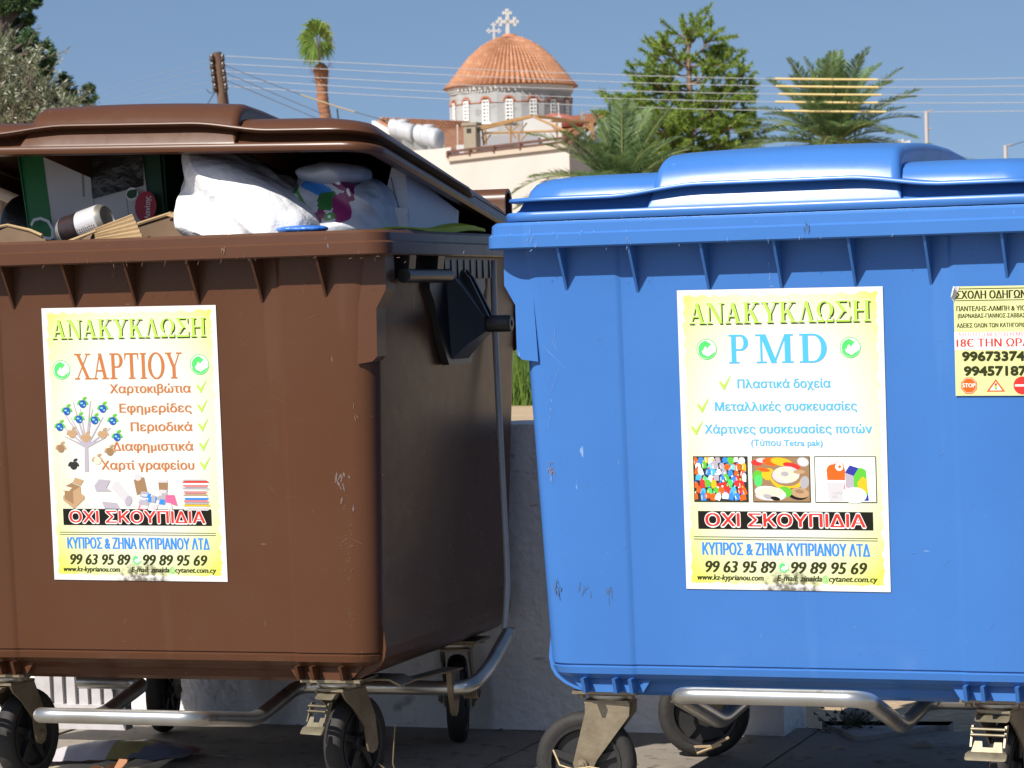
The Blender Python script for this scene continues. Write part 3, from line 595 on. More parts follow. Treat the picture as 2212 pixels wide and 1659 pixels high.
# brown bin's poster
s = Sheet(PW, PH); sheet_common(s)
s.serif('ΧΑΡΤΙΟΥ', .178, .795, .168, .262, IX['brown'])
s.dot_emblem(.100, .226, .021, IX['green'], IX['white']); s.dot_emblem(.895, .213, .022, IX['green'], IX['white'])
for body, u0, vb in (('Χαρτοκιβώτια', .378, .313), ('Εφημερίδες', .428, .384), ('Περιοδικά', .488, .452), ('Διαφημιστικά', .378, .523), ('Χαρτί γραφείου', .308, .592)):
    s.text(body, u0, .838, vb, .0305, IX['brown'], .028); s.tick(.902, vb - .022, .026, IX['lime'])
# the tree whose fruits are little globes
def limb(a, b_, w0, w1):
    d = Vector((b_[0] - a[0], (b_[1] - a[1]) * PH / PW)); d.normalize(); nx, ny = -d.y, d.x * PW / PH
    s.upoly([(a[0] - nx * w0, a[1] - ny * w0), (a[0] + nx * w0, a[1] + ny * w0), (b_[0] + nx * w1, b_[1] + ny * w1), (b_[0] - nx * w1, b_[1] - ny * w1)], IX['lilac'])
limb((.22, .60), (.225, .50), .012, .010)
for a in ((.10, .47), (.07, .42), (.14, .40), (.2, .37), (.27, .37), (.33, .40), (.37, .44), (.34, .475), (.16, .345), (.26, .34), (.09, .37)): limb((.225, .51), a, .006, .0018)
for u, v, c, lf in ((.215, .352, 'blue', 'leaf'), (.12, .378, 'blue', 'leaf'), (.33, .37, 'blue', 'leaf'), (.19, .408, 'blue', 'leaf'), (.28, .412, 'blue', 'leaf'), (.385, .415, 'blue', 'leaf'), (.075, .436, 'blue', 'leaf'), (.405, .474, 'blue', 'leaf'), (.145, .462, 'tan', 'tan'), (.225, .478, 'tan', 'tan'), (.325, .465, 'tan', 'tan'), (.075, .515, 'dtan', 'tan'), (.36, .527, 'dtan', 'tan'), (.285, .56, 'cream', 'tan'), (.145, .578, 'char', 'char')):
    for q in (-1, 1): s.disc(u + q * .021, v - .006, .0066, IX[lf], .0030, 10, -q * .9)
    s.disc(u + .012, v - .021, .0058, IX[lf], .0028, 10, .4); s.disc(u, v, .0088, IX[c if c != 'blue' else 'globe'], n=14)
    if c == 'blue': s.disc(u - .006, v - .003, .0034, IX['aqua'], .0022, 8); s.disc(u + .008, v + .005, .0026, IX['aqua'], .0018, 8)
# row of paper goods
s.upoly([(.075, .705), (.135, .742 - .005), (.20, .70), (.20, .69), (.14, .66), (.075, .69)], IX['tan']); s.upoly([(.085, .70), (.135, .72), (.135, .672), (.085, .655)], IX['dtan']); s.upoly([(.135, .72), (.18, .70), (.18, .655), (.135, .672)], IX['tan'])
s.upoly([(.085, .655), (.135, .672), (.18, .655), (.13, .642)], IX['dtan']); s.upoly([(.085, .655), (.135, .64), (.11, .622), (.075, .632)], IX['cream']); s.upoly([(.135, .64), (.18, .652), (.20, .632), (.15, .622)], IX['tan']); s.upoly([(.07, .668), (.11, .672), (.13, .66), (.085, .652)], IX['cream'])
s.upoly([(.27, .672), (.36, .672), (.33, .66), (.355, .632), (.29, .628), (.26, .652)], IX['lilac']); s.upoly([(.36, .66), (.44, .72), (.465, .715), (.47, .695), (.40, .634), (.37, .64)], IX['lgrey']); s.disc(.455, .707, .008, IX['lilac'], .012, 12, -.4); s.upoly([(.315, .735), (.405, .737), (.385, .715), (.30, .71)], IX['lilac'])
s.upoly([(.505, .685), (.565, .672), (.55, .62), (.49, .63)], IX['dtan']); s.disc(.515, .62, .008, IX['lgrey']); s.upoly([(.635, .675), (.68, .675), (.685, .632), (.63, .632)], IX['dtan']); s.upoly([(.63, .640), (.685, .640), (.685, .630), (.63, .630)], IX['lgrey'])
for k in range(26):
    u, v = .53 + rb.random() * .17, .675 + rb.random() * .065; a, e = rb.uniform(.012, .03), rb.uniform(.004, .010)
    s.upoly([(u - a, v + e), (u + a * .6, v + e * 1.4), (u + a, v - e), (u - a * .6, v - e * 1.2)], IX[rb.choice(['lgrey', 'white', 'lilac', 'grey', 'blue', 'yellow', 'rose', 'lgrey', 'white'])])
s.upoly([(.665, .71), (.735, .725), (.72, .685), (.67, .685)], IX['pink'])
for k in range(15):
    v = .626 + k * .0078; s.upoly([(.775 + rb.uniform(-.012, .012), v + .006), (.905 + rb.uniform(-.012, .02), v + .006), (.905 + rb.uniform(-.01, .02), v), (.775 + rb.uniform(-.012, .01), v)], IX[['lgrey', 'red', 'white', 'rose', 'grey', 'white', 'rose', 'tan', 'white', 'blue', 'rose', 'grey', 'yellow', 'white', 'lgrey'][k]])
o = place_sheet(s, 'poster', WHITEPAPER, BROWNBIN, -.226, 1.0645, R(-.4), 'white and yellow recycling poster with a printed fruit tree and brown lettering')
# driving school sticker
YELP = mat('sticker_paper', (.60, .60, .25), .4, var=(.62, .62, .30), vscale=12)
s = Sheet(.1485, .209)
s.rect(.03, .019, .93, .026, IX['olive']); s.text('ΣΧΟΛΗ ΟΔΗΓΩΝ', .03, .93, .112, .068, IX['darkink'], .034); s.rect(.03, .126, .93, .132, IX['olive'])
s.text('ΠΑΝΤΕΛΗΣ-ΛΑΜΠΗ & ΥΙΟΙ', .035, .935, .225, .042, IX['darkink'], .03); s.text('(ΒΑΡΝΑΒΑΣ-ΓΙΑΝΝΟΣ-ΣΑΒΒΑΣ)', .05, .935, .288, .036, IX['darkink'], .026); s.text('ΑΔΕΙΕΣ ΟΛΩΝ ΤΩΝ ΚΑΤΗΓΟΡΙΩΝ', .035, .96, .375, .036, IX['darkink'], .026)
s.rect(0, .418, 1, .582, IX['white']); s.text('ΑΥΓΟΥΣΤΟ ΜΕΧΡΙ ΔΕΚΕΜΒΡΗ', .05, .97, .457, .033, IX['rose'], .026); s.text('18€ ΤΗΝ ΩΡΑ', .03, .97, .552, .070, IX['red'], .034)
s.text('99673374', .10, .89, .678, .078, IX['darkink'], .055); s.text('99457187', .12, .91, .812, .078, IX['darkink'], .055)
for u, v, r_, c in ((.175, .907, .0165, 'orange'), (.175, .907, .0148, 'white'), (.175, .907, .0142, 'orange')): s.disc(u, v, r_, IX[c], n=8, rot=R(22.5))
s.text('STOP', .095, .255, .922, .036, IX['white'], .03)
s.upoly([(.40, .962), (.64, .962), (.52, .848)], IX['orange']); s.upoly([(.44, .951), (.60, .951), (.52, .872)], IX['white']); s.rect(.505, .888, .535, .945, IX['char'])
for v, c in ((.897, 'red'), (.916, 'yellow'), (.935, 'green')): s.disc(.52, v, .0024, IX[c])
s.disc(.86, .907, .017, IX['red'], n=24); s.rect(.765, .898, .955, .916, IX['white'])
o = place_sheet(s, 'sticker', YELP, BLUEBIN, .338, 1.0585, R(-.6), 'yellow driving school sticker with phone numbers and road signs')
o.location.y -= .0062
b = MB(); b.prism([(.0, 0, 0), (.012, 0, 0), (.0, -.030, 0)], (0, 0, .0012)); b.loft([[(-.0005, -.028, .0015), (.010, -.001, .0015)], [(-.0045, -.020, .006), (.001, .001, .007)], [(-.001, -.017, .010), (.004, .0, .011)]], closed=False)
q = b.build('peeling_corner', INK['white'], o)

# ------------------------------------------------------------------ scuffs on the two bin fronts
def on_front(which, px, py, z_=None):
    O, W, D = frame(which); d = (at(px, py, 1) - at(px, py, 2)); c0 = at(px, py, 1); y = .06
    for _ in range(4): t_ = ((O + D * y - c0).dot(D)) / d.dot(D); p = c0 + d * t_; y = (fy(p.z) if p.z < ZB - .01 else -.001)
    return (p - O).dot(W), y - .0009, p.z
def scuffs(which, parent, marks, cols):
    b = MB(); r_ = random.Random(6)
    for px, py, n_, sx, sy, L_, w_, an, mi in marks:
        for k in range(n_):
            x, y, z = on_front(which, px + r_.gauss(0, sx), py + r_.gauss(0, sy)); a = an + r_.gauss(0, .3); l = L_ * r_.uniform(.5, 1.3); y += (.005 if abs(x) < .327 and z < 1.1 else 0)
            N = 5; up, dn = [], []
            for i in range(N + 1):
                t_ = i / N - .5; wv = w_ * .75 * r_.uniform(.25, 1) * (1 - (2 * t_) ** 2 * .8); X = x + l * t_ * math.cos(a) - .06 * l * math.sin(3 * t_); Z = z + l * t_ * math.sin(a)
                up.append((X - wv * math.sin(a), y + (z - Z) * .05, Z + wv * math.cos(a))); dn.append((X + wv * math.sin(a), y + (z - Z) * .05, Z - wv * math.cos(a)))
            for i in range(N): b.face([dn[i], dn[i + 1], up[i + 1], up[i]], mi)
    tmp = b.build('scuffs', cols, None, smooth=False, fixn=False); body = [c for c in parent.children if c.name.startswith('body')][0]; k0 = len(body.data.materials)
    for m_ in cols: body.data.materials.append(m_)
    for p_ in tmp.data.polygons: p_.material_index += k0
    bm = bmesh.new(); bm.from_mesh(body.data); bm.from_mesh(tmp.data); bm.to_mesh(body.data); bm.free(); me = tmp.data; bpy.data.objects.remove(tmp); bpy.data.meshes.remove(me)
PALE_BR = flat('brown_scuff_pale', (.17, .11, .08), .7); MID_BR = flat('brown_scuff_mid', (.16, .085, .055), .6); GREY_BR = flat('brown_scuff_grey', (.13, .085, .07), .7)
scuffs('brown', BROWNBIN, [(484, 543, 7, 2, 4, .012, .0016, 1.4, 0), (768, 900, 3, 4, 12, .016, .0012, -1.1, 0), (752, 1190, 26, 7, 60, .009, .0007, .5, 0), (742, 1040, 9, 9, 40, .02, .004, 1.5, 2), (760, 1320, 9, 3, 22, .008, .0006, .4, 0), (550, 980, 12, 150, 150, .008, .0006, .2, 1), (640, 560, 14, 170, 5, .010, .0008, .3, 1), (250, 565, 10, 190, 5, .012, .0008, 1.2, 1), (655, 600, 8, 4, 16, .006, .0008, 1.3, 0), (245, 590, 10, 3, 10, .007, .0009, 1.2, 0), (660, 1180, 5, 40, 90, .03, .0005, -.2, 1), (570, 1348, 4, 4, 4, .007, .0008, .5, 0), (300, 1380, 6, 80, 12, .016, .0006, .3, 1), (560, 800, 8, 60, 90, .05, .0004, -.3, 1)], [PALE_BR, MID_BR, GREY_BR])
PALE_BL = flat('blue_scuff_pale', (.15, .27, .53), .7); MID_BL = flat('blue_scuff_mid', (.09, .22, .50), .6); DIRT_BL = flat('blue_grime', (.05, .11, .24), .8); RUST_BL = flat('blue_rust', (.20, .13, .09), .8)
scuffs('blue', BLUEBIN, [(1198, 800, 5, 1, 45, .07, .0006, 1.52, 0), (1189, 890, 7, 2, 40, .010, .001, 1.5, 0), (1192, 1016, 9, 4, 9, .010, .0016, 1.2, 3), (1190, 1040, 5, 2, 10, .014, .0012, 1.5, 0), (1205, 1275, 9, 5, 10, .016, .0022, 1.5, 2), (1262, 1270, 6, 6, 10, .018, .002, 1.5, 2), (1320, 1278, 6, 7, 10, .020, .002, 1.5, 2), (1845, 1356, 1, 0, 0, .004, .0018, .8, 0), (1765, 1360, 4, 90, 60, .020, .0005, .2, 1), (1296, 730, 2, 1, 3, .006, .0012, 1.5, 2), (1500, 520, 22, 330, 16, .010, .0009, 1.3, 0), (1660, 590, 9, 2, 16, .006, .001, 1.4, 0), (1155, 515, 9, 10, 12, .010, .0010, 1.0, 0), (1356, 510, 8, 8, 16, .010, .0010, 1.2, 0), (1740, 495, 4, 6, 6, .012, .003, 1.4, 2), (1400, 1000, 8, 60, 200, .025, .0005, .4, 1), (2000, 1100, 9, 70, 180, .020, .0006, .3, 1), (2030, 1390, 5, 60, 30, .02, .0006, .2, 1)], [PALE_BL, MID_BL, DIRT_BL, RUST_BL])

# ------------------------------------------------------------------ rubbish in and under the brown bin
def b2w(x, y, z): return wl('brown', x, y, z)
def localobj(mb, name, mats, label, cat, sharp=32, group=None, which='brown', **k):
    """mesh given in a bin's axes, placed in the world as a thing of its own"""
    O, W, D = frame(which); o = mb.build(name, mats, None, sharp, **k); o.location = O; o.rotation_euler = (0, 0, -(BL_YAW if which == 'blue' else BR_YAW)); tag(o, label, cat, group); return o
def blob(c, r, e=.6, seed=0, amp=.012, sc_=9, nu=72, nv=44, fold=0, shear=(0, 0, 0), flatb=None):
    rows = []
    for j in range(nv + 1):
        ph = math.pi * (j / nv - .5); row = []
        for i in range(nu):
            th = 2 * math.pi * i / nu
            def pw(v, q): return math.copysign(abs(v) ** q, v)
            p = Vector((r[0] * pw(math.cos(ph), e) * pw(math.cos(th), e), r[1] * pw(math.cos(ph), e) * pw(math.sin(th), e), r[2] * pw(math.sin(ph), e)))
            n = p.normalized(); q = p * sc_ + Vector((seed, seed * 2.3, seed * .7))
            d = (1 - abs(noise.noise(q)) * 2) * amp + noise.noise(q * 2.6) * amp * .45
            if fold: d += (1 - abs(noise.noise(Vector((q.x * .6 + q.z, q.y * .3, q.z * .5)))) * 2.2) * fold
            p = p + n * d; p.x += shear[0] * p.z / r[2]; p.y += shear[1] * p.z / r[2]; p.z += shear[2] * p.x / r[0]
            row.append(p + Vector(c))
        rows.append(row)
    return rows
# large white carrier bag, front edge on the rim
b = MB(); b.loft(blob((.222, .252, 1.262), (.142, .165, .100), .66, 3, .012, 10, 260, 170, .036, (-.01, .03, -.045)))
localobj(b, 'plastic_bag', WHITEB, 'big bulging white plastic bag resting on the brown rim in sunlight', 'plastic bag', 60)
# printed carrier bag beside it
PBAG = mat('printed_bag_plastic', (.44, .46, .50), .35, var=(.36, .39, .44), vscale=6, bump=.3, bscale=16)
PR = [flat('bag_print_' + k, c, .4) for k, c in (('green', (.04, .22, .03)), ('blue', (.03, .18, .50)), ('purple', (.16, .012, .075)), ('magenta', (.22, .02, .11)), ('pale', (.62, .65, .68)), ('dark_green', (.02, .13, .03)))]
b = MB(); rows = blob((.388, .325, 1.25), (.092, .12, .090), .7, 9, .012, 12, 300, 170, .026, (.015, .02, -.012)); rows = [[p + Vector((0, 0, -.22 * (p.y - .25))) for p in r_] for r_ in rows]; b.loft(rows)
O_, W_, D_ = frame('brown')
pat = [((0.328, 1.285), .012, .036, .55, 1), ((0.368, 1.308), .036, .012, -.45, 2), ((0.396, 1.278), .020, .020, .1, 6), ((0.430, 1.262), .017, .032, .35, 4), ((0.366, 1.230), .040, .012, .75, 3), ((0.416, 1.318), .024, .011, -.5, 3), ((0.443, 1.296), .010, .022, .3, 3), ((0.408, 1.244), .012, .008, .2, 1)]
# prints follow the bag's own surface: colour by place on the side that faces forward
for k, f_ in enumerate(b.f):
    c = sum((Vector(b.v[i]) for i in f_), Vector()) / len(f_)
    if c.y > .40: continue
    for (px, pz), rx, rz, ro, mi in pat:
        dx, dz = c.x - px, c.z - pz; u = dx * math.cos(ro) + dz * math.sin(ro); v = -dx * math.sin(ro) + dz * math.cos(ro)
        wob = 1 + .25 * noise.noise(Vector((c.x * 60, c.z * 60, mi)))
        if abs(u / rx) ** 5 + abs(v / rz) ** 5 < wob: b.m[k] = mi
        if abs(u / rx) ** 2 + abs(v / rz) ** 2 < .16 * wob and mi in (1, 3): b.m[k] = 5
localobj(b, 'printed_bag', [PBAG] + PR, 'white carrier bag printed in green, blue and magenta beside the big white bag', 'plastic bag', 60)
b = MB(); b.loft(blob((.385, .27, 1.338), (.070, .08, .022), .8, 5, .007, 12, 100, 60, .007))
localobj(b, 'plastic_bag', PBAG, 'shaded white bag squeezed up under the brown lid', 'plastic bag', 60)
# fruit carton standing on its side
b = MB(); y = .33
def Cq(P, mi, dy=0): b.prism([(x - .033, y + dy + (z - 1.2) * .12, z) for x, z in P], (0, .003, 0), mi)
Cq([(-.335, 1.44), (-.085, 1.43), (-.045, 1.18), (-.30, 1.16)], 0)
Cq([(-.395, 1.44), (-.335, 1.44), (-.285, 1.16), (-.345, 1.16)], 1, -.001); Cq([(-.105, 1.43), (-.03, 1.43), (-.01, 1.19), (-.055, 1.185)], 2, .004)
b.prism([(-.428, y + .02, 1.44), (-.378, y - .006, 1.15), (-.368, y + .24, 1.15), (-.418, y + .26, 1.44)], (.003, 0, 0), 1); b.prism([(-.073, y + .02, 1.42), (-.045, y - .006, 1.17), (-.033, y + .24, 1.17), (-.063, y + .26, 1.38)], (.003, 0, 0), 2)
Cq([(-.236, 1.43), (-.232, 1.43), (-.222, 1.315), (-.226, 1.315)], 4, -.002)
for x in (-.20, -.118): Cq([(x, 1.31), (x + .0018, 1.31), (x + .018, 1.20), (x + .0162, 1.20)], 4, -.0006)
Cq([(-.215, 1.43), (-.08, 1.43), (-.075, 1.335), (-.20, 1.31)], 5, -.004)      # torn window with dark film
c0 = localobj(b, 'fruit_carton', [CARTON, GREENP, flat('deep_green_print', (.004, .05, .018)), REDP, flat('carton_fold', (.30, .29, .29)), mat('dark_film', (.035, .03, .026), .25, bump=.6, bscale=22)], 'white fruit carton with green edges and a red fruit emblem inside the brown bin', 'carton', 30)
# emblem sheets on the carton
s = Sheet(.1, .1)
s.disc(.5, .5, .034, 1, .045); s.disc(.05, .12, .020, 3); s.disc(.05, .12, .016, 2, .013); s.upoly([(.0, .0), (.22, -.02), (.2, .22), (.12, .12)], 2)
s.text('Λανίτης', .64, 1.30, .86, .16, 3, .02, rot=1)
em = s.build('fruit_emblem', [WHITEP, REDP, flat('leaf_green', (.01, .06, .02)), WHITEP], c0, smooth=False, fixn=False); em.location = (-.130, y - .008, 1.325); em.rotation_euler = (R(83), 0, 0); em.scale = (.78, .78, .78)
b = MB()
pl = [(.002, .0), (-.008, .022), (.0, .040), (.022, .050), (.042, .042), (.055, .020), (.050, .012), (.046, .022), (.036, .035), (.02, .042), (.006, .035), (.0, .022), (.006, .004)]
cen = (.022, .02)
for k in range(len(pl) - 1):
    pass
def stroke(P, w_):
    for a, c in zip(P[:-1], P[1:]):
        d = (Vector((*c, 0)) - Vector((*a, 0))).normalized(); n_ = Vector((-d.y, d.x, 0)) * w_; a_, c_ = Vector((*a, 0)) - d * w_ * .5, Vector((*c, 0)) + d * w_ * .5
        i = b.v.__len__(); q = [a_ - n_, c_ - n_, c_ + n_, a_ + n_]; b.face([(p.x, 0 - len(b.f) * .00002, p.y) for p in q], 0)
stroke([(.0, .038), (.004, .05), (.02, .056), (.040, .052), (.054, .036), (.058, .018), (.052, .014), (.030, .014), (.018, -.006), (.008, .004), (.0, .02)], .0032)
l2 = b.build('leaf_emblem', WHITEP, c0, smooth=False, fixn=False); l2.location = (-.385, y - .016, 1.218); l2.rotation_euler = (R(-7), R(10), 0)
# drinks can
b = MB(); prof = [(.001, -.058), (.024, -.058), (.026, -.0615), (.0285, -.058), (.033, -.05), (.033, .05), (.0275, .060), (.0255, .0615), (.024, .058), (.001, .057)]
b.lathe(prof, (0, 0, 0), 'x', 36)
for k, f_ in enumerate(b.f):
    c = sum((Vector(b.v[i]) for i in f_), Vector()) / len(f_)
    if c.x < -.049 or c.x > .052: b.m[k] = 2
# label printed as rings of faces
for a0 in range(36):
    for (x0, x1) in ((-.049, -.022), (-.022, -.004), (-.004, .049)):
        aa = [2 * math.pi * (a0 + j) / 36 for j in (0, 1)]; r_ = .0334
        mid = math.degrees((aa[0] + aa[1]) / 2); dark = (x1 <= -.02) or (x1 < .01 and mid < 250) 
        b.face([(x, r_ * math.cos(a), r_ * math.sin(a)) for x, a in ((x0, aa[0]), (x1, aa[0]), (x1, aa[1]), (x0, aa[1]))], 1 if dark else 0)
for k in range(9):
    for a0 in (196, 206, 216, 228, 240):
        a = R(a0 + (k % 3) * 2); L_ = .006 + .010 * rnd.random(); x0 = -.002 + .0055 * k; r_ = .0337
        b.face([(x0, r_ * math.cos(a), r_ * math.sin(a)), (x0 + .0016, r_ * math.cos(a), r_ * math.sin(a)), (x0 + .0016, r_ * math.cos(a + .13), r_ * math.sin(a + .13)), (x0, r_ * math.cos(a + .13), r_ * math.sin(a + .13))], 1)
can = b.build('drink_can', [mat('can_white', (.58, .58, .60), .3, .3), mat('can_dark', (.02, .016, .018), .3, .2, var=(.05, .03, .03), vscale=40), STEEL], None, 25, fixn=False)
can.location = b2w(-.150, .13, 1.243); can.rotation_euler = (0, R(-15), -BR_YAW + R(-8)); tag(can, 'dark and silver drinks can lying in front of the white carton', 'drinks can')
# cardboard scraps
def card(P, mi=0, th=(0, .003, -.001), bb=None): bb.prism(P, th, mi)
b = MB(); card([(-.52, .05, 1.19), (-.345, .06, 1.19), (-.36, .045, 1.215), (-.385, .05, 1.245), (-.53, .10, 1.236)], bb=b); localobj(b, 'cardboard_piece', CARDB, 'pale brown cardboard flap by the open carton, leftmost on the brown rim', 'cardboard', 30)
b = MB(); b.prism([(-.375, .10, 1.19), (-.20, .06, 1.19), (-.205, .05, 1.213), (-.25, .07, 1.235), (-.32, .10, 1.249), (-.365, .12, 1.243)], (0, .004, 0), 0); b.tube([(-.37, .11, 1.243), (-.32, .098, 1.249), (-.25, .068, 1.235), (-.212, .05, 1.222)], .0035, 6, 1); localobj(b, 'cardboard_piece', [CARDD, CARDB], 'dark bent cardboard flap in front of the green printed edge', 'cardboard', 30)
b = MB(); rows = []
for j in range(5):
    row = []
    for i in range(49):
        t_ = i / 48; u = j / 4; x = -.085 + .075 * t_ + .055 * u; z = 1.195 + .062 * t_ * (1 - u) + .060 * (1 - u) * 1.0 - .018 * u * (1 - t_) ; yb_ = .055 + .02 * u
        row.append((x - .03, yb_ + .0022 * math.sin(t_ * 40) + .02 * t_, z - .012 + .006 * u))
    rows.append(row)
rows = []
A0, A1, B0, B1 = Vector((-.085, .05, 1.195)), Vector((-.107, .09, 1.232)), Vector((.035, .05, 1.192)), Vector((-.02, .10, 1.262))
for j in range(41):
    u = j / 40; wv_ = .0022 * math.sin(u * 46)
    rows.append([A0.lerp(B0, i / 6 * 1).lerp(A1.lerp(B1, i / 6), u) + Vector((0, -wv_, wv_ * .5)) for i in range(7)])
b.loft(rows, closed=False); b.loft([[p + Vector((0, .005, -.003)) for p in r_] for r_ in rows], closed=False)
b.prism([A1 + Vector((-.052, .03, -.03)), A0 + Vector((-.06, .01, .0)), A0 + Vector((-.02, .0, .002)), A1, B1, B1 + Vector((-.005, .004, 0)), A1 + Vector((-.004, .01, .004))], (0, .003, 0), 1)
b.tube([(-.185, .06, 1.197), (-.10, .085, 1.228)], .0045, 6, 2)
localobj(b, 'cardboard_piece', [CARDB, CARDD, CARDB], 'torn corrugated cardboard piece between the can and the white bag', 'cardboard', 30)
b = MB(); b.prism([(-.06, .16, 1.16), (.10, .13, 1.16), (.10, .13, 1.262), (.06, .14, 1.262), (-.05, .16, 1.238)], (0, .004, 0), 0); b.tube([(-.05, .158, 1.239), (.055, .138, 1.263)], .004, 6, 1); b.prism([(.045, .13, 1.258), (.085, .122, 1.272), (.09, .122, 1.262), (.075, .122, 1.25)], (0, .004, 0), 1)
localobj(b, 'cardboard_box', [CARDD, CARDB], 'dark cardboard box side with a pale torn edge left of the white bag', 'cardboard', 30)
b = MB(); b.prism([(-.50, .42, 1.16), (-.36, .40, 1.16), (-.375, .40, 1.262), (-.50, .42, 1.25)], (0, .004, 0)); localobj(b, 'paper_sheet', CARTON, 'grey white paper behind the carton by the clear bottle', 'paper', 30)
CLEAR = mat('clear_bottle_plastic', (.85, .9, .95), .12, trans=.75, bump=.2, bscale=30)
b = MB(); b.lathe([(.001, -.09), (.03, -.09), (.036, -.08), (.036, .03), (.028, .06), (.013, .085), (.013, .10), (.001, .10)], (0, 0, 0), 'z', 24); bo = b.build('plastic_bottle', CLEAR, None, 40); bo.location = b2w(-.418, .14, 1.235); bo.rotation_euler = (R(10), R(-12), 0); tag(bo, 'crumpled clear plastic bottle standing among the cardboard flaps', 'bottle')
# white carton at the right with creased flaps
b = MB()
def S3(a, u, v): return a
b.prism([(.437, .285, 1.18), (.527, .33, 1.18), (.527, .33, 1.262), (.452, .285, 1.266)], (0, .004, 0), 0)
b.prism([(.462, .338, 1.25), (.488, .345, 1.352), (.512, .375, 1.345), (.526, .345, 1.235)], (0, .004, 0), 0)
b.prism([(.513, .365, 1.345), (.527, .335, 1.18), (.538, .62, 1.18), (.535, .65, 1.262), (.514, .55, 1.300)], (-.003, 0, 0), 1)
b.tube(fillet([(.489, .337, 1.33), (.505, .336, 1.262), (.5255, .329, 1.245)], .02, 5), .0011, 5, 2); b.tube(fillet([(.487, .306, 1.264), (.489, .309, 1.235), (.45, .288, 1.220)], .02, 5), .0011, 5, 2)
localobj(b, 'cake_box', [CARTON, mat('white_carton_inside', (.60, .60, .62), .6, var=(.55, .55, .57), vscale=5), flat('crease', (.12, .11, .11))], 'creased white cardboard box leaning open at the hinge end of the brown bin', 'cardboard box', 30)
b = MB(); rows = []
for k in range(17):
    t_ = k / 16; q = Vector((.50 + .056 * math.sin(t_ * 1.5), .22 + .52 * t_, 1.2135 + .004 * math.sin(t_ * 9))); hh = .0016 + .0085 * min(1, t_ * 1.6) * (1 if t_ < .93 else .8) * (1 - .3 * math.sin(t_ * 7))
    rows.append([q + Vector((.012, 0, 0)), q + Vector((.010, 0, hh)), q + Vector((-.02, 0, hh * 1.6)), q + Vector((-.022, 0, 0))])
b.loft(rows, True, True); localobj(b, 'plant_leaf', leafmat('yellow_green_leaf', (.55, .60, .02), (.66, .66, .04), 9), 'long yellow green leaf lying on the end rim of the brown bin', 'leaf', 50)
b = MB(); b.loft(blob((.385, .075, 1.216), (.055, .03, .008), .8, 2, .002, 30, 30, 14)); localobj(b, 'blue_wrapper', mat('blue_film', (.03, .14, .50), .25, bump=.4, bscale=40), 'small blue wrapper lying on the front rim under the printed bag', 'wrapper', 60)
b = MB(); b.prism([(.335, .10, 1.205), (.375, .10, 1.205), (.378, .10, 1.217), (.368, .11, 1.240)], (0, .003, 0)); localobj(b, 'orange_card', flat('orange_card_colour', (.34, .10, .03)), 'small orange brown card corner behind the blue wrapper', 'card', 60)
# a black rubbish layer lower down in the bin
b = MB(); b.loft(blob((0, .55, 1.08), (.48, .44, .09), .45, 12, .02, 6, 60, 30, .02)); localobj(b, 'filler_bag', mat('black_bag', (.012, .011, .011), .4, bump=.4, bscale=14), 'dark rubbish sacks filling the brown bin below the carton', 'rubbish bag', 60)
for c_, r_, sd_ in (((-.12, .66, 1.17), (.36, .30, .12), 4), ((-.46, .66, 1.20), (.075, .24, .13), 8)):  # unseen sacks added so the gap under the lid stays dark
    b = MB(); b.loft(blob(c_, r_, .55, sd_, .012, 7, 60, 36, .016)); localobj(b, 'filler_bag', bpy.data.materials['black_bag'], 'added black filler sack %s inside the brown bin' % ('behind the white fruit carton' if sd_ == 4 else 'filling the end far from the white carton box'), 'rubbish bag', 60)
# ---- under the brown bin
b = MB(); rows = []
for j in range(10):
    rows.append([Vector((-.48 + .34 * i / 20, .42 + .16 * j / 9 + .10 * i / 20, .012 + .036 * math.sin(math.pi * min(1, j / 9 * 1.0)) * math.sin(math.pi * i / 20) ** .6 + .008 * noise.noise(Vector((i * .4, j * .5, 1))))) for i in range(21)])
b.loft(rows, closed=False)
for k, f_ in enumerate(b.f):
    c = sum((Vector(b.v[i]) for i in f_), Vector()) / len(f_); n_ = noise.noise(c * 9 + Vector((4, 0, 0)))
    b.m[k] = 0 if c.x < -.30 + .1 * n_ else 1 if c.x < -.24 + .09 * n_ else 3 if n_ > .12 and c.x > -.2 else 2
localobj(b, 'snack_bag', [mat('bag_grey', (.45, .42, .44), .35), mat('bag_yellow', (.30, .25, .10), .35), mat('bag_blue', (.13, .15, .21), .35), mat('bag_red', (.22, .08, .08), .35)], 'crumpled snack bag in yellow, blue and red on the paving under the brown bin', 'snack bag', 60)
b = MB(); rows = [[Vector((-.40 + .26 * i / 12, .26 + .16 * j / 5 + .07 * i / 12, .006 + .018 * abs(noise.noise(Vector((i * .3, j * .4, 5)))))) for i in range(13)] for j in range(6)]
b.loft(rows, closed=False); localobj(b, 'paper_sheet', mat('old_paper', (.34, .27, .12), .6, var=(.40, .37, .33), vscale=14), 'yellowed paper sheet lying beneath the snack bag by the castor', 'paper', 60)
b = MB()
for k in range(6):
    x = -.63 + .034 * k; b.prism([(x - .012, .80, .09), (x + .012, .80, .09), (x + .010, .795, .22), (x - .010, .795, .22)], (0, .01, 0))
b.prism([(-.67, .815, .03), (-.41, .815, .03), (-.415, .81, .235), (-.665, .81, .235)], (0, .012, 0)); b.prism([(-.67, .79, .03), (-.41, .79, .03), (-.41, .79, .09), (-.67, .79, .09)], (0, .024, 0))
localobj(b, 'panel', mat('white_panel', (.50, .48, .49), .5, var=(.38, .36, .36), vscale=14), 'ribbed white crate standing behind the foot bar of the brown bin', 'panel', 30)  # plain ribbed slab put in for a rippled bright strip
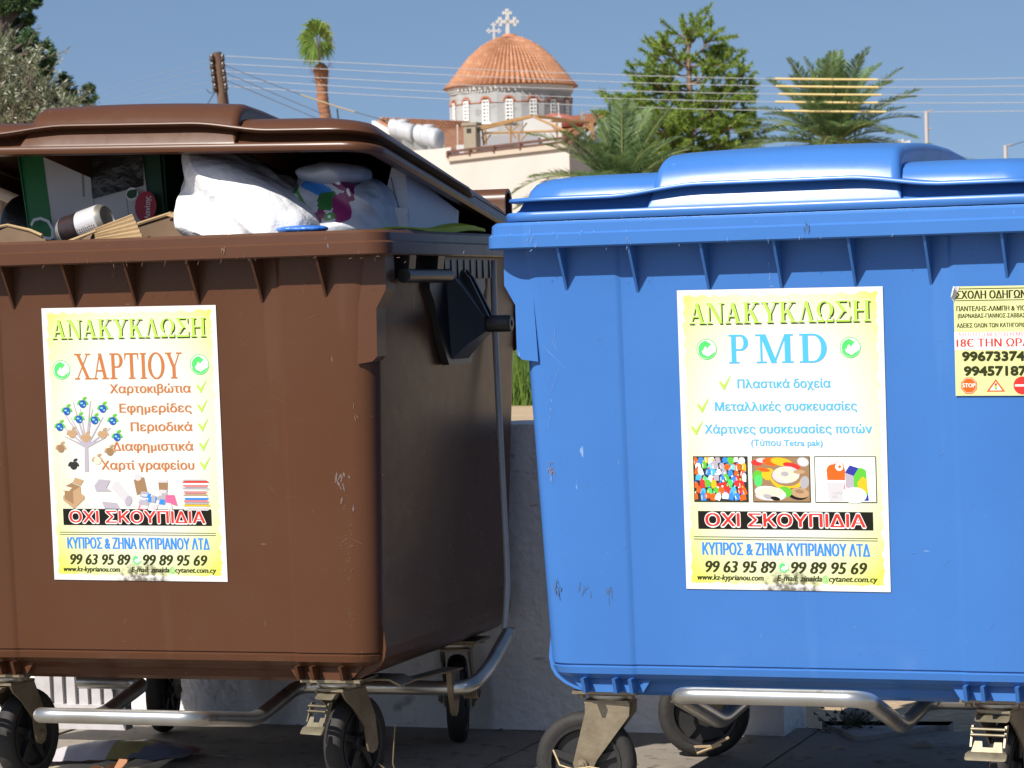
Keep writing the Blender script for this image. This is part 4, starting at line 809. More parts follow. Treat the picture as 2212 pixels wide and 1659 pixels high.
def leafy(x, y, z, k, seed, which='brown'):
    b = MB(); r_ = random.Random(seed)
    for a in range(4):
        an = a * 1.4 + r_.random(); d = Vector((math.cos(an), math.sin(an), .7 * r_.random() + .2)) * k; s_ = Vector((-d.y, d.x, .01)) * .4
        b.face([(0, 0, 0), d * .5 + s_ + Vector((0, 0, .3 * k)), d, d * .5 - s_])
    o = b.build('dry_leaf', mat('dry_leaf_brown', (.30, .13, .06), .7), None, smooth=False); o.location = wl(which, x, y, z); return o
tag(leafy(-.195, .26, .012, .045, 1), 'curled dry brown leaf on the paving below the foot bar', 'dry leaf')

# ------------------------------------------------------------------ ground and the low wall
PAVE = mat('paving_concrete', (.25, .217, .178), .85, var=(.185, .163, .137), vscale=3, bump=.15, bscale=35, fleck=[((.085, .075, .065), 2.5, .60, (1, 1, 1)), ((.10, .085, .07), 22, .60, (1, 1, 1)), ((.42, .38, .32), 50, .68, (1, 1, 1))])
DIRT = mat('dry_dirt', (.42, .31, .19), .95, var=(.33, .24, .145), vscale=1.3, bump=.5, bscale=18, fleck=[((.55, .45, .33), 26, .60, (1, 1, 1)), ((.20, .15, .09), 17, .64, (1, 1, 1))])
WALLM = mat('rough_white_render', (.76, .745, .735), .9, var=(.66, .64, .62), vscale=3, bump=.55, bscale=38, fleck=[((.16, .15, .13), 9, .68, (1, 1, 1)), ((.30, .27, .23), 3, .60, (1, 1, .35)), ((.20, .18, .16), 30, .70, (.3, .3, 2))])
STONE = mat('rubble_stone', (.34, .30, .26), .9, var=(.22, .19, .16), vscale=9, bump=.4, bscale=20)
b = MB(); b.face([(-700, -60, -.03), (700, -60, -.03), (700, 1300, -.03), (-700, 1300, -.03)]); o = b.build('ground', DIRT); tag(o, kind='structure')
WO = Vector((.016, 6.93, 0)); WW = Vector((.945, -.327, 0)).normalized(); WD = Vector((-WW.y, WW.x, 0))
def wp(a, d, z): return WO + WW * a + WD * d + Vector((0, 0, z))
# pavement slabs up to the wall line, in a running grid with real joints
b = MB(); gx, gy = .62, .62
for i in range(-9, 9):
    for j in range(-12, 1):
        a0, a1 = i * gx + .09, (i + 1) * gx + .082; d0, d1 = (j - 1) * gy + .14, j * gy + .132
        if i >= 3 and j >= 0 and rnd.random() < .5: continue
        dz = rnd.uniform(-.003, .003)
        b.prism([wp(a0, d0, -.028), wp(a1, d0, -.028), wp(a1, d1, -.028), wp(a0, d1, -.028)], (0, 0, .028 + dz))
o = b.build('pavement', PAVE, None, 20); tag(o, kind='structure')
b = MB(); b.face([wp(-6, -7.6, -.024), wp(6, -7.6, -.024), wp(6, .10, -.024), wp(-6, .10, -.024)]); o = b.build('pavement_bed', mat('joint_sand', (.13, .105, .075), .95, bump=.3, bscale=30)); tag(o, kind='structure')
b = MB(); b.face([(-40, -30, -.012), (40, -30, -.012), (40, -.9, -.012), (-40, -.9, -.012)]); o = b.build('road', mat('asphalt', (.055, .053, .05), .9, var=(.075, .07, .066), vscale=2)); tag(o, kind='structure')
b = MB(); n_ = 120; L0, L1 = -5.5, .645
def rough(a, z, s_): return .006 * noise.noise(Vector((a * 6, z * 6, s_)))
for side, dd in ((0, 0), (1, .23)):
    rows = [[wp(L0 + (L1 - L0) * i / n_, dd + rough(i * .1, z, side), min(z, (.752 if L0 + (L1 - L0) * i / n_ < .30 else .40 + .35 * max(0, .40 - (L0 + (L1 - L0) * i / n_)) / .1) + (.006 * noise.noise(Vector((i * .7, side, 3))) if z > .7 else 0) + (z - .752) * .02)) for i in range(n_ + 1)] for z in (-.05, .1, .25, .4, .55, .68, .752)]
    if side == 0: R0 = rows
    else: R1 = rows
b.loft(R0, closed=False); b.loft(R1, closed=False); b.loft([R0[-1], R1[-1]], closed=False); b.loft([[r_[-1] for r_ in R0], [r_[-1] for r_ in R1]], closed=False); b.loft([[r_[0] for r_ in R0], [r_[0] for r_ in R1]], closed=False)
o = b.build('garden_wall', WALLM, None, 45); tag(o, 'low rough white rendered wall behind the two bins, ending behind the blue bin', 'wall')
# rubble, stones, twigs at the wall's end
for k, (x, y_, z, r_, lab) in enumerate(((1850, 1575, 0, .026, 'rounded grey stone at the broken paving edge right of the wall'), (1990, 1612, 0, .016, 'small dark stone on the paving edge, nearest the right castor'), (1812, 1612, 0, .009, 'tiny dark pebble just right of the white wall end'))):
    p = at(x, y_, 6.95 if k == 0 else 6.5); p.z = 0
    b = MB(); b.loft(blob((0, 0, 0), (r_ * 1.6, r_, r_ * .7), .9, k + 2, r_ * .2, 12, 24, 14)); o = b.build('stone', STONE, None, 60); o.location = p + Vector((0, 0, r_ * .45)); tag(o, lab, 'stone')
b = MB()
for k in range(7):
    P = [wp(.85 + .28 * k + rnd.uniform(-.05, .05) + .17 * math.cos(a) * rnd.uniform(.7, 1.2), .02 + rnd.uniform(0, .2) + .10 * math.sin(a) * rnd.uniform(.7, 1.2), -.03) for a in [i * math.pi / 3.5 for i in range(7)]]
    b.prism(P, (rnd.uniform(-.01, .01), 0, rnd.uniform(.02, .045)))
o = b.build('rubble', mat('broken_concrete', (.33, .31, .29), .9, var=(.22, .2, .18), vscale=8, bump=.4, bscale=25), None, 20); tag(o, 'broken concrete rubble along the edge of the paving', 'rubble', kind='stuff')
b = MB(); r2 = random.Random(5)
for k in range(46):
    an = r2.random() * 6.28; d = Vector((math.cos(an), math.sin(an), r2.uniform(.3, 1.3))) * r2.uniform(.03, .075); base = Vector((r2.uniform(-.04, .04), r2.uniform(-.03, .03), 0))
    b.tube([base, base + d * .6 + Vector((0, 0, .01)), base + d], [.0018, .0014, .0006], 4)
    sd = Vector((-d.y, d.x, 0)).normalized() * .007
    for q in (.5, .75, 1): b.face([base + d * q - sd * .3, base + d * q + sd, base + d * (q + .15), base + d * q - sd])
o = b.build('weed', leafmat('weed_green', (.05, .065, .03), (.09, .10, .05), 9), None, smooth=False); o.location = wp(.78, .10, -.02); tag(o, 'small dry weed growing at the end of the white wall', 'weed')
b = MB(); r2 = random.Random(8)
for k in range(150):
    p = wp(r2.uniform(-1.6, 1.6), r2.uniform(-.9, -.02), .006); a = r2.random() * 6.3; l = r2.uniform(.004, .018)
    b.face([p + Vector((math.cos(a), math.sin(a), .1)) * l, p + Vector((-math.sin(a), math.cos(a), .2)) * l * .5, p - Vector((math.cos(a), math.sin(a), 0)) * l, p + Vector((math.sin(a), -math.cos(a), 0)) * l * .5])
o = b.build('leaf_litter', mat('leaf_litter_brown', (.20, .12, .065), .9, var=(.10, .07, .045), vscale=30), None, smooth=False); tag(o, 'scattered crumbs of dry leaf on the paving by the wall', 'litter', kind='stuff')
# dry twig and thread of grass caught on castors
b = MB(); b.tube([wl('blue', -.52, .135, .135), wl('blue', -.505, .13, .105), wl('blue', -.475, .125, .098), wl('blue', -.44, .125, .104), wl('blue', -.42, .13, .100)], .0022, 5); tag(b.build('dry_twig', flat('straw', (.42, .33, .18), .8)), 'pale dry twig caught on the left castor of the blue bin', 'twig')
b = MB(); b.tube([wl('blue', -.135, .09, .178), wl('blue', -.17, .085, .16), wl('blue', -.205, .085, .158), wl('blue', -.20, .085, .145), wl('blue', -.15, .085, .165)], .003, 5); tag(b.build('dry_twig', flat('straw_brown', (.28, .2, .11), .8)), 'looped dry grass stalk hanging on the bent foot bar of the blue bin', 'twig')
b = MB(); b.tube([wl('brown', .50, .24, .15), wl('brown', .485, .26, .06), wl('brown', .49, .28, .004)], .0016, 5); b.tube([wl('brown', .46, .24, .06), wl('brown', .487, .26, .03), wl('brown', .52, .25, .004)], .0016, 5); tag(b.build('dry_twig', flat('straw_dark', (.2, .15, .09), .8)), 'thin forked twig below the right end of the brown bin', 'twig')
# far strip of tall grass and weeds seen between the bins
b = MB(); r2 = random.Random(11)
for k in range(9000):
    x = r2.uniform(-2.2, 2.6); y_ = r2.uniform(29.6, 33); h_ = r2.uniform(.25, .85) * (1 + .25 * noise.noise(Vector((x * 2, y_, 0)))); a = r2.random() * 6.28; bend = Vector((math.cos(a), math.sin(a), 0)) * h_ * r2.uniform(.1, .5); w_ = r2.uniform(.004, .009)
    p = Vector((x, y_, -.03)); b.face([p - Vector((w_, 0, 0)), p + Vector((w_, 0, 0)), p + bend * .4 + Vector((w_ * .7, 0, h_ * .6)), p + bend + Vector((0, 0, h_)), p + bend * .4 + Vector((-w_ * .7, 0, h_ * .6))], 0 if r2.random() < .7 else 1)
for k in range(4200):
    p = Vector((r2.gauss(.25, .8), r2.uniform(32, 33), abs(r2.gauss(.3, .25)))); a = Vector((r2.uniform(-1, 1), r2.uniform(-1, 1), r2.uniform(-.5, 1))) * .05; c = Vector((r2.uniform(-1, 1), r2.uniform(-1, 1), r2.uniform(-1, 1))) * .03
    b.face([p - a, p + c, p + a, p - c], 1)
o = b.build('tall_grass', [leafmat('grass_green', (.09, .17, .02), (.15, .24, .03), 2), leafmat('weed_leaf', (.045, .10, .018), (.07, .14, .025), 2)], None, smooth=False, fixn=False); tag(o, 'tall sunlit green grass and weeds beyond the wall', 'grass', kind='stuff')

# ------------------------------------------------------------------ the church
TILE = mat('terracotta_tile', (.38, .18, .095), .85, var=(.30, .13, .065), vscale=1.6, fleck=[((.48, .27, .16), 3.5, .58, (1, 1, 1))])
STONEW = mat('pale_drum_stone', (.37, .37, .365), .9, var=(.29, .288, .285), vscale=1.1, fleck=[((.22, .21, .2), 2.2, .62, (1, 1, 1))])
BRICKT = mat('red_brick_trim', (.33, .11, .05), .85); WHITEW = mat('white_render', (.58, .56, .53), .85, var=(.53, .51, .48), vscale=.8); DARKG = flat('dark_glass', (.02, .022, .028), .2); GRILLE = flat('white_grille', (.70, .69, .66), .7)
CY = 136.0; cc = at(1103, 185, CY); RD = 132 * px_m(CY)
church = empty('church', (cc.x, cc.y, 0)); tag(church, 'white church with a round grey drum, terracotta dome and white crosses', 'church')
zE = at(1103, 178, CY - RD).z; zB = zE - 92 * px_m(CY)
NS = 16; A0 = R(-90 - 2)
def dpt(k, r_, z): a = A0 + 2 * math.pi * k / NS; return Vector((r_ * math.cos(a), r_ * math.sin(a), z))
b = MB()
b.loft([[dpt(k + .5, RD, z) for k in range(NS)] for z in (zB - 2.5, zE - .30)]); b.loft([[dpt(k + .5, RD + .0, zE - .30) for k in range(NS)], [dpt(k + .5, RD + .10, zE - .26) for k in range(NS)], [dpt(k + .5, RD + .14, zE - .05) for k in range(NS)]], mi=1)
for k in range(NS):                                         # saw-tooth course below the eaves, string course
    for j in range(7):
        f_ = k - .5 + (j + .5) / 7; p = dpt(f_, RD * .985 + .02, zE - .33); b.box(p, (.10, .09, .07), 1, Matrix.Rotation(A0 + 2 * math.pi * f_ / NS, 3, 'Z'))
dr = b.build('drum', [STONEW, WHITEW], church, 20, loc=(0, 0, 0))
zA = zE - .86; ww, wh = .185, .98                          # window springing, half width, height below the arch
for k in range(NS):
    a = A0 + 2 * math.pi * k / NS; M_ = Matrix.Rotation(a + R(90), 3, 'Z'); rr = RD * math.cos(math.pi / NS)
    if math.sin(a) > .25: continue
    def W3(x, d, z): return M_ @ Vector((x, d, 0)) + dpt(k, rr, z)
    arc_ = lambda r_, n=10: [(r_ * math.cos(R(180 - 180 * i / n)), r_ * math.sin(R(180 - 180 * i / n))) for i in range(n + 1)]
    b = MB(); inn, outr = arc_(ww), arc_(ww + .10)
    for i in range(10): b.prism([W3(inn[i][0], .02, zA + inn[i][1]), W3(outr[i][0], .02, zA + outr[i][1]), W3(outr[i + 1][0], .02, zA + outr[i + 1][1]), W3(inn[i + 1][0], .02, zA + inn[i + 1][1])], M_ @ Vector((0, -.09, 0)), 0)
    for s in (-1, 1): b.prism([W3(s * (ww + .01), .02, zA - .045), W3(s * .60, .02, zA - .045), W3(s * .60, .02, zA), W3(s * (ww + .01), .02, zA)], M_ @ Vector((0, -.05, 0)), 0)
    wd = b.build('window', [BRICKT], church, 20)
    b = MB(); b.face([W3(-ww, -.015, zA - wh), W3(ww, -.015, zA - wh)] + [W3(x, -.015, zA + z) for x, z in inn[::-1]], 0); b.build('pane', DARKG, wd, smooth=False)
    b = MB()                                                # white pierced grille: plate strips leaving rows of crosses
    for x in (-ww * .97, -ww * .03, ww * .65): b.prism([W3(x, -.03, zA - wh), W3(x + ww * .33, -.03, zA - wh), W3(x + ww * .33, -.03, zA + .04), W3(x, -.03, zA + .04)], M_ @ Vector((0, -.02, 0)))
    for i in range(7): z = zA - wh + .165 * i; b.prism([W3(-ww, -.03, z), W3(ww, -.03, z), W3(ww, -.03, z + .085), W3(-ww, -.03, z + .085)], M_ @ Vector((0, -.024, 0)))
    b.prism([W3(-ww - .12, 0, zA - wh - .05), W3(ww + .12, 0, zA - wh - .05), W3(ww + .12, 0, zA - wh), W3(-ww - .12, 0, zA - wh)], M_ @ Vector((0, -.1, 0)))
    b.build('grille', GRILLE, wd, 20)
b = MB(); prof = [(142, 0), (136, 6), (129, 14), (117, 29), (107, 42), (97, 54), (85, 68), (72, 80), (60, 90), (46, 99), (30, 107), (15, 111), (8, 112), (7, 115)]
n_ = 288; rings = []
fine = []
for (r0, h0), (r1, h1) in zip(prof[:-1], prof[1:]):
    for j in range(4): fine.append((r0 + (r1 - r0) * j / 4, h0 + (h1 - h0) * j / 4))
fine.append(prof[-1]); q = 0
for j, (r_, h_) in enumerate(fine):
    g = []; amp = .13 * min(1, r_ / 60)
    st = 1 + (.012 if j % 2 == 0 else 0)
    for k in range(n_):
        a = 2 * math.pi * k / n_; rr = (r_ * px_m(CY)) * st + amp * (abs(math.sin(a * 36)) - .5) * 1.2; g.append((rr * math.cos(a), rr * math.sin(a), zE - .06 + h_ * px_m(CY) + .03 * (j % 2 == 0)))
    rings.append(g)
rings.insert(0, [(p[0] * .97, p[1] * .97, p[2] - .05) for p in rings[0]])
b.loft(rings, True, True); b.build('dome_roof', TILE, church, 50)
b = MB(); b.lathe([(.001, .12), (.3, .08), (.42, -.06), (.38, -.2)], (0, 0, zE + 110 * px_m(CY)), n=16); b.build('finial', mat('finial_clay', (.40, .16, .08), .8), church)
def cross(c, h_, t_, parent, yaw=0):
    b = MB(); M_ = Matrix.Rotation(yaw, 3, 'Z')
    def B(x, z, w_, hh): b.box(Vector(c) + M_ @ Vector((x, 0, z)), (w_, t_, hh), 0, M_)
    B(0, h_ / 2, t_, h_); B(0, h_ * .60, h_ * .62, t_)
    for x, z, v in ((0, h_ * .97, 0), (-h_ * .31, h_ * .60, 1), (h_ * .31, h_ * .60, 1)):
        for s in (-1, 0, 1):
            if v: B(x + (math.copysign(t_ * .8, x) if s == 0 else 0), z + s * t_ * .95, t_ * .9, t_ * .9)
            else: B(x + s * t_ * .95, z + (t_ * .8 if s == 0 else 0), t_ * .9, t_ * .9)
    return b.build('cross', WHITEW, parent, 20)
cross((-.08, 0, at(1088, 78, CY).z), 51 * px_m(CY), .155, church, R(12)); 
p = at(1067, 80, CY + 7); cross(p - church.location - Vector((0, 0, .2)), 36 * px_m(CY + 7), .09, church, R(12))
b = MB(); q = at(1070, 84, CY + 7) - church.location; b.lathe([(.001, .2), (.8, -.2), (1.3, -1.2), (1.4, -3)], (q.x, q.y, q.z - .2), n=24); b.build('rear_cupola', TILE, church)
def roof(P, name, parent, th=.25, m_=TILE, step=.34, ramp=.05):
    """tiled slope between ridge P0-P1 and eaves P3-P2, tiles running down the slope"""
    A, B_, C_, D_ = [Vector(p) for p in P]; b = MB(); L = (B_ - A).length; n_ = max(8, int(L / step) * 6); nrm = (B_ - A).cross(D_ - A).normalized()
    if nrm.z < 0: nrm = -nrm
    rows = []
    S = 22
    for j in range(S + 1):
        for e in (0, 1):
            if j == S and e: continue
            v = j / S; rows.append([(A.lerp(B_, i / n_)).lerp(D_.lerp(C_, i / n_), v + (.0 if not e else 1 / S - .002)) + nrm * (ramp * abs(math.sin(math.pi * i / 6)) + (.05 if e else 0)) for i in range(n_ + 1)])
    b.loft(rows, closed=False)
    b.prism([A - nrm * .05, B_ - nrm * .05, C_ - nrm * .05, D_ - nrm * .05], -nrm * th)
    return b.build(name, m_, parent, 40)
def rel(p): return Vector(p) - church.location
RA, RB, RC, RDn = rel(at(818, 255, 124)), rel(at(1012, 263, 131)), rel(at(1030, 330, 127)), rel(at(968, 345, 119.5))
roof((RA, RB, RC, RDn), 'nave_roof', church)
b = MB(); b.prism([RA + Vector((-.12, -.1, -.12)), RDn + Vector((-.12, -.1, -.12)), RDn + Vector((-.12, -.1, -.42)), RA + Vector((-.12, -.1, -.42))], (-.18, -.1, 0)); b.build('verge_board', WHITEW, church, 20)
b = MB(); b.prism([RA + Vector((0, 0, -.4)), RDn + Vector((.1, 0, -.4)), Vector((RDn.x, RDn.y, 0)), Vector((RA.x, RA.y, 0))], (.3, .3, 0)); b.prism([RDn + Vector((0, .1, -.4)), RC + Vector((0, .1, -.4)), Vector((RC.x, RC.y, 0)), Vector((RDn.x, RDn.y, 0))], (0, .3, 0)); b.build('nave_wall', WHITEW, church, 20)
b = MB(); b.box((0, 0, (zB - 1.2) / 2), (7.5, 7.5, zB - 1.2)); b.build('crossing_wall', WHITEW, church, 20)
QA, QB, QC, QD = rel(at(1208, 255, 130)), rel(at(1317, 243, 121)), rel(at(1243, 297, 112)), rel(at(1188, 312, 121))
roof((QA, QB, QC, QD), 'transept_roof', church)
b = MB(); b.prism([QB + Vector((.05, 0, -.1)), QC + Vector((.05, 0, -.1)), Vector((QC.x, QC.y, 0)), Vector((QB.x + 5, QB.y, 0)), QB + Vector((5, 0, -2.4))], (.2, .3, 0)); b.build('transept_wall', mat('shaded_render', (.34, .34, .36), .9), church, 20)  # gable in shade: its render is coloured grey instead of white
p = rel(at(1200, 262, 118)); b = MB(); b.lathe([(.0, .35), (.5, .25), (1.0, .05), (1.25, -.15), (1.2, -.3)], p, n=20); b.build('porch_cupola', mat('red_cupola', (.36, .10, .07), .8), church)
# white neighbour between church and terrace
nb = empty('white_house', at(1090, 330, 98)); nb.location.z = 0; tag(nb, 'plain white upper storey behind the wooden pergola', 'house')
b = MB(); p0, p1 = at(985, 288, 98), at(1212, 262, 98); b.box((((p0.x + p1.x) / 2) - nb.location.x, 2, p0.z / 2 - .2), (p1.x - p0.x, 4, p0.z - .4)); b.build('wall', WHITEW, nb, 20)
p2 = at(1150, 256, 98); b = MB(); b.box((at(1172, 262, 98).x - nb.location.x, 1.0, p0.z + .05), (1.3, 2, .9)); b.build('stair_head', WHITEW, nb, 20)
b = MB(); b.box((at(1090, 272, 97).x - nb.location.x, -.12, p0.z - .30), (2.3, .1, .36)); b.build('shadow_band', mat('painted_shade', (.33, .32, .33), .9), nb, 20)  # solid grey strip paints the shading on this wall
# ------------------------------------------------------------------ house with roof terrace
HC = at(1229, 309, 76); zTop = HC.z; HL = at(972, 338, 81.6); HL.z = zTop; HR = at(1330, 340, 83); HR.z = zTop
house = empty('house', (HC.x, HC.y, 0)); tag(house, 'cream rendered house with a roof terrace behind the brown timber railing', 'house')
def hr(p): return Vector(p) - house.location
CREAM = mat('cream_render', (.54, .49, .45), .9, var=(.49, .44, .40), vscale=.5)
dirL = (HL - HC); dirL.z = 0; HL2 = HC + dirL * 1.9
b = MB(); b.prism([hr(Vector((q.x, q.y, 0))) for q in (HC, HR, HR + dirL * 1.9 + Vector((0, 3, 0)), HL2)], (0, 0, zTop)); b.build('wall', CREAM, house, 20)
HL3 = at(942, 322, 82.5)
b = MB(); q0, q1 = at(938, 322, 82.3), at(974, 322, 81.55); b.prism([hr(Vector((q0.x, q0.y, 0))), hr(Vector((q1.x, q1.y, 0))), hr(Vector((q1.x + .2, q1.y + 3, 0))), hr(Vector((q0.x - 4, q0.y + 3, 0)))], (0, 0, q0.z)); b.build('side_wall', CREAM, house, 20)
BRWOOD = mat('brown_timber', (.10, .045, .028), .6, var=(.14, .07, .05), vscale=2)
b = MB(); nrmF = Vector((dirL.y, -dirL.x, 0)).normalized();
if nrmF.y > 0: nrmF = -nrmF
def rail(z0, z1, a=0, c=1, dd=.06): P = [HC + dirL * a, HC + dirL * c]; b.prism([hr(Vector((P[0].x, P[0].y, z0)) + nrmF * .03), hr(Vector((P[1].x, P[1].y, z0)) + nrmF * .03), hr(Vector((P[1].x, P[1].y, z1)) + nrmF * .03), hr(Vector((P[0].x, P[0].y, z1)) + nrmF * .03)], nrmF * dd)
k = px_m(79); rail(zTop + .0, zTop + 5.2 * k); rail(zTop + 8.5 * k, zTop + 14 * k, -.004, 1.004)
for a in (0, .36, .58, .79, .985): rail(zTop - .02, zTop + 12 * k, a, a + .014, .10)
P_ = [HC, HR]; b.prism([hr(Vector((q.x, q.y, z))) + Vector((.05, -.02, 0)) for q, z in ((HC, zTop), (HR, zTop), (HR, zTop + 13 * k), (HC, zTop + 13 * k))], (.06, -.03, 0))
b.build('railing', BRWOOD, house, 20)
b = MB(); b.prism([hr(HC + nrmF * .02 + Vector((0, 0, -.13))), hr(HL + nrmF * .02 + Vector((0, 0, -.13))), hr(HL + nrmF * .02), hr(HC + nrmF * .02)], nrmF * .07); b.build('ledge', mat('ledge_beige', (.45, .38, .30), .9), house, 20)
CH = mat('chimney_render', (.24, .20, .145), .9, var=(.28, .235, .17), vscale=2)
b = MB(); c0 = at(1019, 268, 82.6); zc = at(1019, 274, 82.6).z; M_ = Matrix.Rotation(R(-22), 3, 'Z'); c0 = hr(c0)
b.box((c0.x, c0.y, (zc + zTop - .6) / 2), (.38, .36, zc - zTop + .6), 0, M_); b.box((c0.x, c0.y, zc + .075), (.46, .44, .09), 0, M_); b.box((c0.x, c0.y, zc - .12), (.386, .10, .12), 1, M_); b.box((c0.x - .02, c0.y, zc - .12), (.14, .37, .13), 1, M_)
b.build('chimney', [CH, flat('chimney_hole', (.015, .013, .01))], house, 20)
b = MB(); dl = at(760, 355, 79.5)
# pergola of poles on the terrace
POLE = mat('bamboo_pole', (.36, .20, .075), .7, var=(.27, .14, .05), vscale=3)
pg = empty('pergola', (HC.x - 1.2, HC.y + 1.5, 0)); tag(pg, 'bare pole pergola frame standing on the roof terrace', 'pergola')
def z5(X, Y_): return ((1500 + X / 2.212) / 1.852, (380 + Y_ / 2.212) / 1.852)
def pole(a, c, Ya, Yc, r_=2.3): b.tube([at(*z5(*a), Ya + 2.3) - pg.location, at(*z5(*c), Yc + 2.3) - pg.location], r_ * px_m(79), 7)
b = MB()
for a, c, Ya, Yc in (((900, 315), (1400, 190), 80.5, 78.5), ((900, 290), (1380, 185), 83, 81.5), ((1400, 190), (1690, 322), 78.5, 78), ((1400, 190), (1905, 240), 78.5, 80), ((990, 338), (1620, 318), 83, 81), ((1620, 318), (1905, 285), 81, 82), ((1440, 185), (1710, 215), 82, 83), ((1560, 230), (1905, 240), 78.5, 80)): pole(a, c, Ya, Yc, 2.8)
b.build('beam', POLE, pg, 50)
for a, c, Y_ in (((1198, 262), (1202, 420), 78.6), ((950, 310), (965, 445), 80.4), ((975, 310), (985, 440), 81.5), ((1270, 335), (1272, 410), 81), ((1608, 235), (1612, 380), 78.4), ((1665, 300), (1670, 375), 79), ((1910, 240), (1918, 395), 79.8), ((1928, 250), (1940, 395), 80)):
    b = MB(); pole(a, c, Y_, Y_, 2.3); b.build('post', POLE, pg, 50)
for a, c, Y_ in (((970, 425), (1035, 335), 80.4), ((945, 385), (985, 310), 80.4), ((1205, 330), (1150, 270), 78.6), ((1210, 325), (1280, 250), 78.6), ((1275, 345), (1345, 245), 79), ((1290, 405), (1350, 335), 81), ((1535, 240), (1600, 310), 78.4), ((1640, 290), (1700, 330), 79), ((1850, 245), (1910, 320), 79.8), ((1700, 350), (1735, 300), 80), ((1215, 340), (1250, 385), 79)):
    b = MB(); pole(a, c, Y_, Y_, 1.6); b.build('brace', POLE, pg, 50)
# roof tanks
TANK = mat('tank_white', (.46, .47, .49), .3, var=(.40, .41, .43), vscale=2)
def tank(pa, pb, Ya, Yb, r_, label):
    A, B_ = at(*pa, Ya), at(*pb, Yb); r_ *= px_m(Ya); ax = (B_ - A).normalized(); u = ax.cross(Vector((0, 0, 1))).normalized(); L = (B_ - A).length
    root = empty('water_tank', A - Vector((0, 0, r_)), 0); tag(root, label, 'water tank', 'white water tanks on the roof')
    b = MB(); rings = []
    for h_, q in ((-.07, .3), (-.06, .7), (-.025, .93), (0, 1), (L * .30, 1), (L * .31, 1.03), (L * .34, 1.03), (L * .35, 1), (L * .68, 1), (L * .69, 1.03), (L * .72, 1.03), (L * .73, 1), (L, 1), (L + .025, .93), (L + .06, .7), (L + .07, .3)):
        rings.append([A + ax * h_ + (u * math.cos(a) + Vector((0, 0, 1)) * math.sin(a)) * r_ * q - root.location for a in [2 * math.pi * i / 28 for i in range(28)]])
    b.loft(rings, True, True); b.build('tank_body', TANK, root, 40)
    b = MB(); b.lathe([(.001, .06), (.14, .05), (.17, .02), (.17, -.06)], (A + B_) * .5 + Vector((0, 0, r_)) - root.location, n=16); b.build('tank_lid', TANK, root)
    for t_ in (.15, .85): b = MB(); b.box((A.lerp(B_, t_)) - Vector((0, 0, r_ + .15)) - root.location, (.5, .08, .5)); b.build('tank_stand', STEEL, root, 20)
tank((848, 276), (893, 288), 84.3, 84.0, 20, 'white horizontal water tank half hidden by the open brown lid'); tank((905, 290), (948, 300), 83.8, 83.4, 22, 'white horizontal water tank next to the chimney, nearer the terrace')
for (x0, y0, x1, y1, Y_, lab) in ((989, 312, 988, 262 + 7, 84, 'short pale pole standing left of the chimney'), (1208, 256, 1206, 222, 100, 'thin white pole rising in front of the church drum')):
    b = MB(); b.tube([at(x0, y0 + 6, Y_), at(x1, y1, Y_)], 1.1 * px_m(Y_), 6); tag(b.build('pole', flat('pale_pole', (.6, .58, .55)), None, 50), lab, 'pole')
b = MB(); Y_ = 86; b.tube([at(1264, 305, Y_), at(1262, 250, Y_)], 1.2 * px_m(Y_), 6); b.tube([at(1253, 249, Y_), at(1288, 232, Y_)], .7 * px_m(Y_), 5)
for k in range(6): q = at(1256 + 6 * k, 247.5 - 2.9 * k, Y_); b.tube([q - Vector((.03, .3, .06)), q + Vector((.03, .3, .06))], .5 * px_m(Y_), 4)
for k in range(5): q = at(1256 + k, 252 - 2 * k, Y_); b.tube([q - Vector((0, .0, .14)), q + Vector((.0, .0, .14))], .6 * px_m(Y_), 4)
tag(b.build('antenna', flat('antenna_grey', (.3, .28, .27)), None, 50), 'spiky television antenna on a thin mast above the church roof', 'antenna')
# ------------------------------------------------------------------ utility pole and wires
UY = 60.0
TIMBER = mat('weathered_timber', (.15, .085, .05), .9, var=(.085, .05, .032), vscale=6, stretch=(4, 4, .4), bump=.3, bscale=8)
ub = at(489, 700, UY); up = empty('utility_pole', (ub.x, ub.y, 0)); tag(up, 'leaning double timber utility pole with white insulators', 'utility pole')
b = MB(); b.tube([at(497, 690, UY) - up.location, at(482, 235, UY) - up.location, at(469, 113, UY) - up.location], [.12, .105, .09], 12); b.build('pole', TIMBER, up, 40)
b = MB(); b.tube([at(520, 690, UY + .3) - up.location, at(487, 235, UY + .3) - up.location, at(477, 150, UY + .25) - up.location], [.11, .09, .075], 12); b.build('stay_pole', TIMBER, up, 40)
INSUL = flat('dark_insulator', (.05, .03, .025), .35)
pts5 = [(127, 469), (144, 470), (160, 472), (174, 474), (190, 476)]
for y_, x_ in pts5:
    for s in (-1, 1):
        p = at(x_ + s * 11.5, y_ - 1, UY - .1) - up.location; b = MB(); b.lathe([(.001, .09), (.035, .08), (.05, .04), (.035, .02), (.06, -.02), (.045, -.05), (.02, -.10), (.001, -.10)], p, n=10); b.tube([at(x_, y_ + 3, UY) - up.location, p - Vector((0, 0, .10))], .02, 6); b.build('insulator', INSUL, up, 50)
WIRE = flat('pale_wire', (.40, .40, .41), .5); SLEEVE = flat('yellow_sleeve', (.62, .47, .20), .6); DWIRE = flat('dark_wire', (.06, .06, .065), .5); TSL = flat('tan_sleeve', (.30, .23, .13), .6)
names = ['topmost', 'second from the top', 'third from the top', 'fourth from the top', 'lowest']
